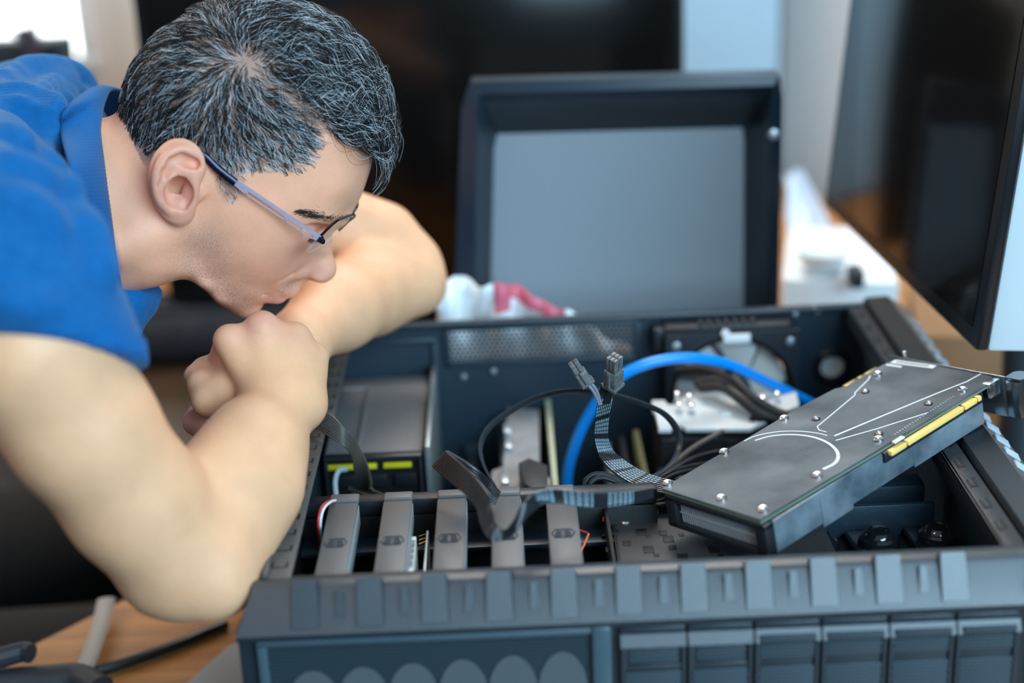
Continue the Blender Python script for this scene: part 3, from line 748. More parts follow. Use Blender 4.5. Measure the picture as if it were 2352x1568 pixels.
# ---- drive cage and trays
cage = thing('drive_cage', 'black drive cage holding the grey trays in the case front', 'drive cage', (-.03, .08, .01))
bm = bmesh.new(); bx(bm, -.172, .108, .136, .150, .214, .228, .003); obj('cross_bar', bm, M_blackplastic, cage)
bm = bmesh.new(); bx(bm, -.172, .108, .112, .136, .192, .1965, .0015); obj('lower_bar', bm, M_navy, cage)
bm = bmesh.new(); bx(bm, -.172, .108, .136, .140, .012, .214, .001); obj('back_plate', bm, M_dark, cage)
for x_ in (-.172, .066): 
    bm = bmesh.new(); bx(bm, x_, x_+.003, .004, .150, .012, .214, .001); obj('side_plate', bm, M_dark, cage)
M_tray = mat('tray_grey_plastic', (.12, .113, .112), .42, bump=(1500, .15))
M_embl = mat('emblem_grey', (.035, .042, .050), .2, spec=1.0)
def tray(x0):
    t_ = thing('drive_tray', '', 'drive tray', (x0+.011, .07, .20))
    w = .0225; zt = .2335
    bm = bmesh.new(); bx(bm, x0, x0+w, .006, .1235, zt-.004, zt, .0012); bx(bm, x0, x0+w, .006, .010, zt-.035, zt-.002, .001); obj('tray_face', bm, M_tray, t_)
    bm = bmesh.new(); bx(bm, x0+w-.0012, x0+w+.0004, .008, .122, zt-.018, zt-.002, .0004); obj('side_edge', bm, mat_side, t_)
    bm = bmesh.new(); bx(bm, x0+.0002, x0+w-.0002, .1235, .1255, zt-.0045, zt-.0025, .0003); bx(bm, x0, x0+w, .1255, .1370, zt-.0035, zt+.0012, .0015, seg=3); obj('release_tab', bm, M_tray, t_)
    cx, cy = x0+w/2-.0005, .0585; bm = bmesh.new()
    hexp = [(-.0085, 0), (-.0058, .0062), (.0058, .0062), (.0085, 0), (.0058, -.0062), (-.0058, -.0062)]
    P3 = [V((cx+a, cy+b, zt+.0003)) for a, b in hexp]
    tube(bm, P3, .00042, 6, closed=True)
    cross = [((0, -.0055), (0, .0055))]+[((-.0068+.0004*k, -.0045+.0017*k), (-.0010, -.0045+.0017*k)) for k in range(6)]+[((.0010, -.0045+.0017*k), (.0068-.0004*k, -.0045+.0017*k)) for k in range(6)]
    for (a, b) in cross: tube(bm, [V((cx+a[0], cy+a[1], zt+.0002)), V((cx+b[0], cy+b[1], zt+.0002))], .00030, 5)
    obj('emblem', bm, M_embl, t_, label='small raised hexagonal emblem')
    return t_
mat_side = mat('tray_side_edge', (.34, .38, .39), .35)
def copy_tree(o, parent=None):
    c = o.copy(); COL.objects.link(c)
    if parent is not None: c.parent = parent
    for ch_ in list(o.children): copy_tree(ch_, c)
    return c
TX0 = -.1455
tlab = ['grey drive tray nearest the forearm, beside the red and white wire', 'grey drive tray with a white barcode label at its right', 'middle grey drive tray of the five in the cage',
        'grey drive tray crossed by the ribbon cable bend', 'grey drive tray beside the perforated plate, rightmost of the five']
t0_ = tray(TX0)
for k in range(5):
    tt = t0_ if k == 0 else copy_tree(t0_)
    tt.location.x = t0_.location.x if k == 0 else TX0+.011+.0415*k
    tt['label'] = tlab[k]; tt['group'] = 'grey drive trays in the cage'
# barcode label and a drive edge beside the second tray
bm = bmesh.new(); xb = TX0+.0415+.0225
bx(bm, xb+.001, xb+.0045, .020, .075, .20, .2275, .0004)
for k in range(14): bx(bm, xb+.0015, xb+.004, .028+.0030*k, .0292+.0030*k+(.0006 if k % 3 else 0), .2274, .2278, 0, 1)
solo('hard_drive', bm, [M_white, M_dark], 'narrow white barcode edge of a drive beside the second tray', 'hard drive')
bm = bmesh.new(); bx(bm, xb+.0100, xb+.0120, .012, .108, .15, .2150, .0006); bx(bm, xb+.0160, xb+.0170, .012, .100, .15, .2050, .0004); solo('steel_rail', bm, M_alu, 'thin bright steel rail between the second and third tray', 'rail')

# ---- perforated tray right of the cage
M_plate = mat('dark_brown_plate', (.05, .047, .048), .5)
pp = thing('perforated_plate', 'dark perforated steel plate under the graphics card', 'plate', (.14, .09, .19))
bm = bmesh.new(); bx(bm, .072, .235, .010, .150, .1960, .1985, .0006); bx(bm, .072, .075, .010, .150, .10, .1985, .0006); obj('sheet', bm, M_plate, pp)
for i, (x, y) in enumerate(((1388, 1228), (1412, 1222), (1473, 1222), (1490, 1232), (1522, 1224), (1535, 1238), (1565, 1228), (1400, 1262), (1490, 1262), (1508, 1275), (1545, 1258), (1640, 1262), (1655, 1275), (1440, 1248), (1568, 1280), (1525, 1290))):
    c = atZ(x, y, .1985); bm = bmesh.new(); box(bm, (c[0], c[1], .1984), (.0042+.002*(i % 3), .0045+.003*((i*7) % 3), .0012), None, .0003); obj('slot_hole', bm, M_dark, pp)
for (x, y) in ((1436, 1196), (1325, 1168)):
    c = atZ(x, y, .2); bm = bmesh.new(); lathe(bm, [(.0042, 0), (.0045, .001), (.0032, .0022), (.0012, .0022), (0, .0014)], (c[0], c[1], .1985 if y > 1180 else .214), None, 20); obj('screw', bm, M_chrome, pp) if y > 1180 else obj('screw', bm, M_navy, cage)
# ---- cage for the wide drives: blue-black shelves and three round locks
wc = thing('bay_cage', 'blue-black steel bay cage at the right of the case', 'drive cage', (.28, .17, .02))
bm = bmesh.new(); bx(bm, .238, .328, .150, .200, .030, .176, .001); obj('rear_block', bm, M_navy, wc)
bm = bmesh.new(); bx(bm, .180, .329, .148, .153, .170, .1985, .001); obj('shelf_lip', bm, M_navy, wc)
bm = bmesh.new(); bx(bm, .180, .329, .178, .200, .176, .1995, .001); obj('shelf', bm, M_navy, wc)
bm = bmesh.new(); bx(bm, .238, .329, .012, .148, .170, .172, .0005); obj('floor_plate', bm, M_dark, wc)
M_gl = mat('glossy_black_plastic', (.010, .013, .016), .12, spec=.7, coat=.5)
for k, (x, y) in enumerate(((1880, 1240), (2018, 1232), (2155, 1222))):
    c = atZ(x, y, .186); 
    lk = thing('drive_lock', 'round glossy black drive lock, '+('half under the graphics card', 'the middle one of the row', 'nearest the right rail')[k], 'lock', (c[0], c[1], .172), 'round drive locks in a row')
    bm = bmesh.new(); box(bm, (c[0]-.003, c[1]+.002, .176), (.034, .046, .008), Euler((0, 0, .08)), .003, 3); obj('lever', bm, M_gl, lk)
    bm = bmesh.new(); lathe(bm, [(.0155, 0), (.0160, .003), (.0145, .008), (.0120, .0095), (.0115, .0110), (.0085, .0135), (.0060, .0138), (.0050, .0130), (0, .0132)], (c[0], c[1], .178), None, 40); obj('knob', bm, M_gl, lk)
    bm = bmesh.new(); bx(bm, c[0]-.021, c[0]-.017, c[1]-.020, c[1]-.014, .1745, .181, .0008); obj('catch', bm, M_yellow if k == 0 else M_gl, lk)

# ================================================================== cables
M_wire = mat('black_wire', (.012, .015, .019), .24, spec=1.0)
M_wprint_glint = mat('grey_wire_print_glint', (.36, .50, .58), .35)
M_wbrown = mat('brown_grey_wire', (.10, .085, .070), .35, spec=.8)
def ribbon(name, EA, EB, n, r, label, print_glint_ranges=(), parent=None, mats=None, cat='cable', seg=10, group=None):
    """flat cable of n parallel wires between two edge lines; edges are 3D points"""
    A_ = spline(EA, seg); B_ = spline(EB, seg); root = thing(name, label, cat, A_[0], group)
    N_ = len(A_); sp_ = [max(.0006, float(np.linalg.norm(a-b))/n*.41) for a, b in zip(A_, B_)]; r = [min(q, r*1.15) for q in sp_]
    for k in range(n):
        u = (k+.5)/n; pts = [V(a*(1-u)+b*u) for a, b in zip(A_, B_)]
        bm = bmesh.new(); tube(bm, pts, r, 8)
        if print_glint_ranges:
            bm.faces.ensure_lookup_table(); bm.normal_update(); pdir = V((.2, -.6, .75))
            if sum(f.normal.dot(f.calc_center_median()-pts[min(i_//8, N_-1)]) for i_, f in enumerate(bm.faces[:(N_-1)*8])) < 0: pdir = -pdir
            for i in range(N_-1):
                for (p0, p1) in print_glint_ranges:
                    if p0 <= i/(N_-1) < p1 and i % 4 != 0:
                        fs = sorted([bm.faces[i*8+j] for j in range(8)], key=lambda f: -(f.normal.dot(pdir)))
                        fs[0].material_index = 1  # pale dashes colour in highlights and print along the wires
        obj('wire', bm, mats or [M_wire, M_wprint_glint], root, angle=60)
    return root
D = atD
# first ribbon: from the plugs down under the graphics card
RA = [D(1381, 880, 1.235), D(1371, 925, 1.245), D(1367, 965, 1.255), D(1365, 1005, 1.265), D(1376, 1046, 1.265), D(1398, 1076, 1.255), D(1437, 1105, 1.24), D(1478, 1124, 1.23), D(1530, 1136, 1.22)]
RB = [D(1398, 880, 1.235), D(1407, 912, 1.245), D(1399, 955, 1.260), D(1397, 1005, 1.27), D(1412, 1038, 1.275), D(1450, 1068, 1.27), D(1480, 1084, 1.26), D(1513, 1096, 1.25), D(1560, 1108, 1.24)]
ribbon('ribbon_cable', RA, RB, 8, .00135, 'black eight-wire cable rising to two plugs above the case', ((.10, .22), (.25, .34), (.37, .47), (.56, .65), (.68, .77), (.80, .90)), seg=20)
# second ribbon over the trays
zz = lambda x, y, z: atZ(x, y, z)
QA = [zz(994, 1072, .265), zz(1052, 1122, .270), zz(1090, 1160, .268), zz(1104, 1205, .262), zz(1124, 1238, .256), zz(1156, 1241, .2535), zz(1188, 1218, .262), zz(1218, 1178, .268), zz(1262, 1156, .268), zz(1359, 1167, .258), zz(1440, 1160, .250), zz(1500, 1142, .246)]
QB = [zz(1026, 1036, .285), zz(1080, 1082, .285), zz(1124, 1135, .280), zz(1131, 1170, .272), zz(1139, 1200, .266), zz(1160, 1216, .262), zz(1180, 1194, .272), zz(1208, 1148, .285), zz(1255, 1124, .282), zz(1359, 1132, .268), zz(1440, 1130, .258), zz(1500, 1120, .254)]
ribbon('ribbon_cable', QA, QB, 8, .00135, 'eight-wire ribbon cable looping in a U over the drive trays', ((.68, .74), (.76, .82), (.85, .93)), seg=26)
ribbon('ribbon_cable', [zz(1010, 1062, .262), zz(1070, 1104, .255), zz(1138, 1160, .238)], [zz(1028, 1036, .282), zz(1100, 1080, .268), zz(1150, 1128, .245)], 7, .0013, 'ribbon cable end folded back behind the U-shaped one', seg=10)
# third ribbon: out from under the hand, twisting down
ribbon('ribbon_cable', [zz(690, 962, .245), zz(706, 966, .247), zz(750, 1000, .246), zz(790, 1026, .240), zz(807, 1048, .225), zz(815, 1085, .200), zz(832, 1122, .175), zz(840, 1135, .165), zz(880, 1150, .19)],
       [zz(700, 930, .262), zz(722, 936, .262), zz(762, 952, .262), zz(792, 985, .252), zz(818, 1012, .236), zz(842, 1060, .215), zz(852, 1100, .195), zz(856, 1125, .185), zz(890, 1138, .20)], 8, .0013, 'twisted ribbon cable coming out from under the hand', mats=[M_wbrown, M_wprint_glint], seg=12)
for k in range(4):
    bm = bmesh.new(); tube(bm, spline([zz(800+3*k, 1120+4*k, .19), zz(840, 1132+4*k, .195), zz(890, 1144+4*k, .212)], 8), .0016, 8)
    solo('lead_wire', bm, [M_wire, M_wbrown][k % 2], 'thin dark wire behind the first two trays, '+('farthest from the trays', 'second one, brownish', 'third one, black', 'nearest to the trays, brownish')[k], 'wire', 'wires behind the trays')
def flat(name, E1, w, th, m, label, up=None, cat='cable', n=10, group=None):
    bm = bmesh.new(); tube(bm, spline(E1, n), w, 10, sy=th/w, up=up); return solo(name, bm, m, label, cat, group, angle=60)
flat('flat_cable', [D(1142, 1125, 1.26), D(1112, 1070, 1.275), D(1104, 1022, 1.29), D(1130, 975, 1.30), D(1200, 928, 1.30), D(1270, 903, 1.29), D(1340, 897, 1.275), D(1400, 905, 1.275), D(1470, 925, 1.28), D(1525, 950, 1.285), D(1556, 990, 1.29), D(1558, 1035, 1.285), D(1530, 1075, 1.27), D(1480, 1108, 1.25)],
     .0038, .0011, mat('flat_black_cable', (.030, .036, .042), .28, spec=.9), 'long flat black cable arching over the middle of the case', up=tuple(np.cross(D(1112, 1070, 1.275)-D(1142, 1125, 1.26), _f)), n=14)
for k, pts in enumerate(([(1352, 1150), (1344, 1112), (1362, 1090), (1400, 1092), (1445, 1118), (1480, 1146), (1515, 1150), (1550, 1130)], [(1362, 1150), (1354, 1118), (1372, 1098), (1405, 1102), (1440, 1126), (1475, 1154), (1515, 1160), (1560, 1145)])):
    bm = bmesh.new(); tube(bm, spline([D(x, y, 1.222-.004*k) for x, y in pts], 10), .0021, 10, sy=1.0)
    solo('loop_wire', bm, M_wire, ('outer', 'inner')[k]+' black wire of the small loop left of the graphics card', 'wire', 'small loop of wires')
# blue hose
bm = bmesh.new(); tube(bm, spline([D(1302, 1140, 1.48), D(1304, 1085, 1.47), D(1320, 1025, 1.455), D(1345, 965, 1.44), D(1388, 900, 1.42), D(1440, 855, 1.41), D(1510, 829, 1.41), D(1590, 822, 1.42), D(1670, 836, 1.44), D(1750, 872, 1.46), D(1850, 920, 1.48), D(1930, 960, 1.49)], 12), .0052, 16)
solo('blue_hose', bm, mat('bright_blue_rubber', (.0, .25, .80), .3, spec=.6), 'bright blue cable arching over the cooler', 'cable')
# thick black bundles over the cooler
for k, pts in enumerate(([(1560, 850, 1.50), (1620, 848, 1.47), (1680, 868, 1.44), (1730, 915, 1.42), (1790, 950, 1.41), (1860, 965, 1.40)], [(1610, 890, 1.46), (1660, 888, 1.44), (1700, 915, 1.42), (1745, 950, 1.41), (1800, 965, 1.41), (1860, 975, 1.40)],
                         [(1600, 880, 1.47), (1655, 872, 1.45), (1705, 893, 1.43), (1740, 935, 1.42), (1800, 957, 1.41), (1860, 968, 1.40)], [(1730, 960, 1.41), (1722, 1000, 1.43), (1720, 1050, 1.46)], [(1745, 962, 1.41), (1738, 1000, 1.43), (1735, 1050, 1.46)])):
    bm = bmesh.new(); tube(bm, spline([D(*p) for p in pts], 8), .0052 if k < 3 else .0032, 12)
    solo('sleeved_cable', bm, mat('black_sleeve_%d' % k, (.020, .019, .019), .5), ('black cable from the rear fan, topmost of the bundle over the cooler', 'black cable of the bundle over the cooler, lowest one', 'black cable of the bundle over the cooler, between the others', 'thin black cable dropping behind the cooler, left one', 'thin black cable dropping behind the cooler, right one')[k], 'cable', 'black cables over the cooler')
for k, pts in enumerate(([(1690, 1030, 1.36), (1600, 1050, 1.33), (1530, 1090, 1.28), (1490, 1112, 1.24)], [(1660, 990, 1.38), (1590, 1030, 1.35), (1530, 1078, 1.30), (1480, 1108, 1.25)], [(1640, 1062, 1.33), (1560, 1078, 1.30), (1500, 1105, 1.26), (1460, 1120, 1.24)], [(1620, 1075, 1.32), (1550, 1090, 1.29), (1500, 1118, 1.25), (1470, 1130, 1.235)])):
    bm = bmesh.new(); tube(bm, spline([D(*p) for p in pts], 8), .0024, 10)
    solo('black_lead', bm, [M_wire, M_wbrown][k == 1], 'black lead running into the knot left of the graphics card, '+('topmost one', 'brownish one', 'third from top', 'lowest one')[k], 'cable', 'leads gathering at the knot')
# red and white wires
for k, (m, nm, lb) in enumerate(((M_red, 'red_wire', 'red wire bending over the bar left of the trays'), (M_white, 'white_wire', 'white wire bending over the bar left of the trays'))):
    bm = bmesh.new(); o_ = 5*k
    tube(bm, spline([zz(775, 1147, .232), zz(757+o_*.3, 1150+o_*.6, .240), zz(738+o_, 1166+o_*.7, .243), zz(731+o_, 1200, .235), zz(733+o_, 1240, .215), zz(738+o_, 1290, .19)], 8), .00105, 8)
    solo(nm, bm, m, lb, 'wire')
for k, (m, pts) in enumerate(((M_red, [(1312, 1215), (1332, 1218), (1350, 1224)]), (M_orange, [(1352, 1226), (1342, 1250), (1328, 1278)]), (M_white, [(1312, 1220), (1325, 1232), (1330, 1245)]), (M_orange, [(1395, 1178), (1388, 1186), (1386, 1196)]))):
    bm = bmesh.new(); tube(bm, spline([zz(x, y, .205) for x, y in pts], 6), .0009, 8)
    solo('coloured_wire', bm, m, ('short red wire right of the fifth tray', 'short orange wire slanting down right of the fifth tray', 'short white wire right of the fifth tray', 'tiny orange wire end by the perforated plate')[k], 'wire')
for k in range(3):
    bm = bmesh.new(); tube(bm, [zz(962, 1232+9*k, .20), zz(985, 1224+8*k, .20)], .0008, 6); solo('golden_wire', bm, M_gold, ('upper', 'middle', 'lower')[k]+' short golden wire between the second and third tray', 'wire', 'golden wires between trays')
# thin curved lead in front of the supply
bm = bmesh.new(); tube(bm, spline([D(795, 1078, 1.36), D(778, 1082, 1.35), D(770, 1105, 1.34), D(772, 1140, 1.33)], 8), .0022, 8); solo('grey_lead', bm, M_wprint_glint, 'thin grey lead curving before the power supply sockets', 'wire')

# ---- plugs
M_plug = mat('dusty_black_plug', (.09, .09, .092), .4, noise=(300, (.24, .24, .24), .6))
def plug(name, tip, base, w, d, label, n_sock, face, m=M_plug):
    """stepped plug from base (wire side) to tip"""
    t = V(tip-base); L = t.length; t.normalize(); s = V(face)-t*V(face).dot(t); s.normalize(); q = t.cross(s)
    M4 = Matrix((q, s, t)).transposed().to_4x4(); M4.translation = V(base)
    r_ = thing(name, label, 'plug', mat=M4)
    bm = bmesh.new(); bx(bm, -w/2, w/2, -d/2, d/2, 0, L*.58, .0006); bx(bm, -w*.58, w*.58, -d*.58, d*.58, 0, L*.10, .0004); obj('housing', bm, m, r_, local=True)
    k2 = 2; k1 = max(1, n_sock//2)
    for i in range(k1):
        for j in range(k2 if n_sock > 1 else 1):
            cx = (i-(k1-1)/2)*w*.86/k1; cy = (j-.5)*d*.46
            bm = bmesh.new(); box(bm, (cx, cy, L*.79), (w*.74/k1, d*.40, L*.42), None, .0004); obj('socket_leg', bm, m, r_, local=True)
    bm = bmesh.new(); bx(bm, -w*.15, w*.15, d/2, d/2+.0022, L*.10, L*.62, .0005); obj('latch', bm, m, r_, local=True)
    return r_
plug('two_pin_plug', D(1316, 832, 1.225), D(1350, 880, 1.235), .0100, .0090, 'small grey-brown plug standing up left of the six-pin one', 4, (0, -1, .3))
plug('six_pin_plug', D(1412, 820, 1.215), D(1408, 888, 1.235), .0115, .0120, 'dusty six-pin plug on top of the ribbon cable', 6, (-.75, -1, .3))
for k in range(2):
    bm = bmesh.new(); tube(bm, spline([D(1348+7*k, 880-4*k, 1.235), D(1364+6*k, 900-3*k, 1.238), D(1377+3*k, 928, 1.244)], 8), .0014, 8); solo('plug_wire', bm, mat('shiny_grey_wire_%d' % k, (.22, .21, .25), .3), ('left', 'right')[k]+' shiny wire leading into the small plug', 'wire', 'wires of the small plug')
for k in range(3):
    bm = bmesh.new(); tube(bm, spline([D(1400+7*k, 886, 1.236), D(1395+5*k, 905, 1.24), D(1388+5*k, 925, 1.245)], 8), .0015, 8); solo('plug_wire', bm, M_wire, ('left', 'middle', 'right')[k]+' dark wire leading into the six-pin plug', 'wire', 'wires of the six-pin plug')

# ================================================================== graphics card
G1, G2, G3 = np.array([.108, .111, .239]), np.array([.173, .030, .251]), np.array([.380, .199, .277])
gx = V(G3-G2).normalized(); gy = V(G1-G2); gy = (gy-gx*gy.dot(gx)).normalized(); gn = gx.cross(gy).normalized()
GM = Matrix((gx, gy, gn)).transposed().to_4x4(); GM.translation = V(G2); GI = GM.inverted()
gpu = thing('graphics_card', 'large dusty black graphics card lying across the open case', 'graphics card', mat=GM)
def gl_(x, y, n=0.0):
    """pixel -> local (u, v) on the card plane raised by n"""
    o = GI @ V(CAM); d = GI.to_3x3() @ V(ray(x, y)); t = (n-o.z)/d.z; p = o+d*t; return (p.x, p.y)
cz = lambda x, y: (1300+x*.4473, 780+y*.4473)
M_bp = mat('dusty_backplate', (.055, .060, .064), .36, metal=.3, noise=(16, (.26, .27, .28), .6))
M_gside = mat('dusty_side_plastic', (.05, .072, .088), .26, spec=1.0, noise=(24, (.26, .31, .35), .7))
outl = [gl_(x, y) for x, y in ((1519, 1121), (1841, 932), (1917, 892), (1944, 887), (2025, 838), (2062, 823), (2150, 838), (2248, 856), (2280, 865), (2262, 885), (2033, 1022), (1747, 1193))]
bm = bmesh.new(); prism(bm, outl, .0018, Matrix.Translation((0, 0, -.0018))); bmesh.ops.bevel(bm, geom=bm.edges[:], offset=.0004, segments=1, profile=.5, affect='EDGES', clamp_overlap=True)
obj('backplate', bm, M_bp, gpu, local=True)
GL = outl[8][0]; GW = outl[0][1]
M_pcbe = mat('green_board_edge', (.16, .22, .16), .5)
bm = bmesh.new(); P = [(p[0]*.998+.0002, p[1]*.995+.0002) for p in outl]; prism(bm, P, .0016, Matrix.Translation((0, 0, -.0036))); obj('circuit_board', bm, M_pcbe, gpu, local=True, label='circuit board with a greenish edge')
# shroud below: blower end open, stepped underside
u0, u1 = .0012, .262
bm = bmesh.new()
bx(bm, .010, u1, .0015, .0035, -.0300, -.0040, .0008)                         # long near side
bx(bm, .010, u1, GW-.006, GW-.004, -.0300, -.0040, .0008)
bx(bm, .010, u1, .0025, GW-.005, -.0300, -.0280, .0008)
bx(bm, .170, u1, .0010, .0030, -.0320, -.0040, .0008)
bx(bm, .060, .095, .0005, .0030, -.0330, -.0100, .0010)
obj('shroud', bm, M_gside, gpu, local=True)
# blower end: frame around the grille, bevelled lip
bm = bmesh.new()
bx(bm, .0, .010, .0010, .012, -.0300, -.0040, .0012); bx(bm, .0, .010, GW-.014, GW-.0035, -.0300, -.0040, .0012); bx(bm, .0, .010, .0010, GW-.004, -.0085, -.0040, .001); bx(bm, .0, .010, .0010, GW-.004, -.0300, -.0255, .001)
obj('end_frame', bm, M_blackplastic, gpu, local=True)
bm = bmesh.new()
for k in range(34): bx(bm, .0045, .009, .0135+(GW-.030)*k/33, .0143+(GW-.030)*k/33, -.0255, -.0085)
bx(bm, .0042, .0048, .012, GW-.014, -.0180, -.0172)
obj('end_fins', bm, mat('grey_fins', (.55, .55, .56), .4, .3), gpu, local=True)
bm = bmesh.new(); bx(bm, .0095, .0100, .012, GW-.014, -.0255, -.0085); obj('end_back', bm, M_dark, gpu, local=True)
# gold contacts and the gold bar on the near side
for (a, b) in (((1948, 885), (1976, 869)), ((1980, 867), (1992, 860)), ((1996, 858), (2026, 842))):
    p, q = gl_(*a), gl_(*b); bm = bmesh.new(); bx(bm, min(p[0], q[0]), max(p[0], q[0]), max(p[1], q[1])-.001, max(p[1], q[1])+.0065, -.0035, -.0012, .0002); obj('contact_strip', bm, M_gold, gpu, local=True)
M_yb = mat('yellow_gold_bar', (.95, .60, .17), .4, .0)
p, q = gl_(2036, 1034, -.003), gl_(2244, 905, -.003)
ua, ub = p[0], q[0]
for (a, b) in ((ua, ua+.019), (ua+.0205, ub-.024), (ub-.0225, ub-.006), (ub-.005, ub)):
    bm = bmesh.new(); bx(bm, a, b, -.0048, .0008, -.0075, -.0030, .0012); obj('gold_bar', bm, M_yb, gpu, local=True)
bm = bmesh.new(); bx(bm, ua-.004, ub+.006, -.0012, .003, -.0120, -.0036, .0006); obj('bar_socket', bm, M_blackplastic, gpu, local=True)
bm = bmesh.new(); p = gl_(*cz(1660, 525)); q = gl_(*cz(1735, 500)); bx(bm, p[0], q[0], min(p[1], q[1])-.001, min(p[1], q[1])+.0025, -.0006, .0010, .0003); obj('white_label_chip', bm, M_white, gpu, local=True)
# contact combs
bm = bmesh.new()
for k in range(24):
    a = gl_(*cz(1690+k*13.0, 486-k*8.4)); bx(bm, a[0]-.0006, a[0]+.0004, a[1]-.0008, a[1]+.0008, 0, .0004)
obj('solder_comb', bm, M_alu, gpu, local=True)
# light traces on the plate
M_tr = mat('silver_trace', (.75, .77, .77), .35, .1)
def trace(pts, w, smooth=False, wl_=None):
    P = [np.array(gl_(*cz(*p))) for p in pts]
    if smooth: P = spline(P, 6)
    bm = bmesh.new(); L_, R_ = [], []
    N_ = len(P)
    for i, p in enumerate(P):
        t = P[min(i+1, N_-1)]-P[max(i-1, 0)]; t /= np.linalg.norm(t); nn = np.array([-t[1], t[0]])
        ww = w if wl_ is None else w+(wl_-w)*i/(N_-1)
        L_.append(p+nn*ww/2); R_.append(p-nn*ww/2)
    prism(bm, [tuple(x) for x in L_]+[tuple(x) for x in R_[::-1]], .0003, Matrix.Translation((0, 0, -.0001)))
    obj('trace_line', bm, M_tr, gpu, local=True, smooth=False)
trace([(1562, 185), (1552, 205), (1484, 272), (1484, 284), (1290, 446), (1300, 464), (1337, 474)], .0011)
trace([(2132, 174), (2060, 214), (1900, 277), (1560, 418), (1378, 494)], .0010, wl_=.0020)
trace([(1860, 374), (1600, 456), (1385, 517)], .0012)
trace([(915, 520), (980, 492), (1090, 472), (1200, 470), (1290, 480), (1340, 492)], .0012, True)
trace([(970, 517), (1050, 495), (1150, 487), (1250, 496), (1330, 522), (1382, 560), (1398, 600), (1378, 635), (1320, 665)], .0016, True, .0030)
for i, (x, y) in enumerate(((1600, 178), (1537, 268), (1285, 408), (1120, 405), (812, 576), (523, 738), (798, 815), (1012, 872), (1290, 698), (1603, 512), (1607, 484), (1862, 330), (2035, 258))):
    u, v = gl_(*cz(x, y)); bm = bmesh.new(); ring = i in (1, 2, 10, 11)
    if ring: lathe(bm, [(.0034, -.0002), (.0036, .0005), (.0026, .0006), (.0024, .0001)], (u, v, 0), None, 24, 1)
    lathe(bm, [(.0026 if ring else .0042, .0), (.0026 if ring else .0042, .0010), (.0019 if ring else .0030, .0020), (.0010, .0016), (0, .0008)], (u, v, 0), None, 24)
    obj('screw', bm, [M_chrome, M_dark], gpu, local=True)
# stickers with tiny printed lines
for a, b, h in (((1676, 112), (1893, 140), .0070), ((1645, 128), (1722, 140), .0030)):
    p, q = np.array(gl_(*cz(*a))), np.array(gl_(*cz(*b))); t = (q-p); L_ = np.linalg.norm(t); t /= L_; nn = np.array([-t[1], t[0]])
    if nn[0] > 0: nn = -nn
    M4 = Matrix(((t[0], nn[0], 0, p[0]), (t[1], nn[1], 0, p[1]), (0, 0, 1, 0), (0, 0, 0, 1)))
    bm = bmesh.new(); prism(bm, [(0, -h/2), (L_, -h/2), (L_, h/2), (0, h/2)], .0003, M4)
    if h > .004:
        for k in range(26): prism(bm, [(.004+.0012*k, -.0012), (.0047+.0012*k, -.0012), (.0047+.0012*k, .0012), (.004+.0012*k, .0012)], .0004, M4, 1)
    obj('sticker', bm, [M_white, M_dark], gpu, local=True, smooth=False)
u, v = gl_(*cz(1745, 100)); bm = bmesh.new(); cyl(bm, (u, v, 0), (u-.001, v, .0075), .0009, .0013, 10); obj('pin', bm, M_chrome, gpu, local=True)
# slot bracket at the far end with sockets
M_br = mat('dark_chrome_bracket', (.22, .23, .24), .25, .9)
ue = GL+.001
bm = bmesh.new(); bx(bm, ue, ue+.0012, -.006, GW+.004, -.034, .0015, .0003); bx(bm, ue, ue+.0085, -.0185, -.006, -.0335, -.0320+.03, .0004)
prism(bm, [(ue, -.006), (ue+.012, -.006), (ue+.016, -.010), (ue+.016, -.020), (ue+.008, -.024), (ue, -.020)], .0012, Matrix.Translation((0, 0, .0))); obj('slot_bracket', bm, M_br, gpu, local=True)
for k, (v_, m) in enumerate(((.006, M_orange), (.030, M_alu), (.056, M_alu), (.080, M_alu))):
    bm = bmesh.new(); bx(bm, GL-.012, ue+.0025, v_, v_+.015, -.0110, -.0042, .0006); obj('video_socket', bm, M_alu if k else mat('copper_socket', (.75, .42, .25), .35, .6), gpu, local=True)
bm = bmesh.new(); bx(bm, GL-.016, GL-.002, -.0035, .004, -.012, .0008, .0008); obj('side_clip', bm, M_chrome, gpu, local=True)
# ================================================================== the man
YS = 0.285                                    # plane that halves the head
def S(px, py, w=0.0):
    """pixel on the near surface whose half width is w -> (x, z, w)"""
    p = atY(px, py, YS-w); return (p[0], p[2], w)

# ---- implicit modelling helpers
class Grid:
    def __init__(s, lo, hi, h):
        s.lo = np.array(lo, float); s.h = h
        s.n = np.ceil((np.array(hi)-s.lo)/h).astype(int)+1
        s.ax = [s.lo[i]+h*np.arange(s.n[i]) for i in range(3)]
        s.f = np.full(s.n, 0.05, np.float32)
    def sub(s, lo, hi):
        a = np.clip(np.floor((np.array(lo)-s.lo)/s.h).astype(int), 0, s.n)
        b = np.clip(np.ceil((np.array(hi)-s.lo)/s.h).astype(int)+1, 0, s.n)
        if np.any(b <= a): return None, None
        sl = tuple(slice(a[i], b[i]) for i in range(3))
        X = s.ax[0][sl[0]][:, None, None].astype(np.float32); Y = s.ax[1][sl[1]][None, :, None].astype(np.float32); Z = s.ax[2][sl[2]][None, None, :].astype(np.float32)
        return sl, (X, Y, Z)
    def add(s, fn, lo, hi, k=0.01):
        pad = k+0.012
        sl, G = s.sub(np.array(lo)-pad, np.array(hi)+pad)
        if sl is None: return
        d = fn(*G)
        s.f[sl] = smin(s.f[sl], d, k)
    def cut(s, fn, lo, hi, k=0.005):
        pad = k+0.01
        sl, G = s.sub(np.array(lo)-pad, np.array(hi)+pad)
        if sl is None: return
        s.f[sl] = -smin(-s.f[sl], fn(*G), k)
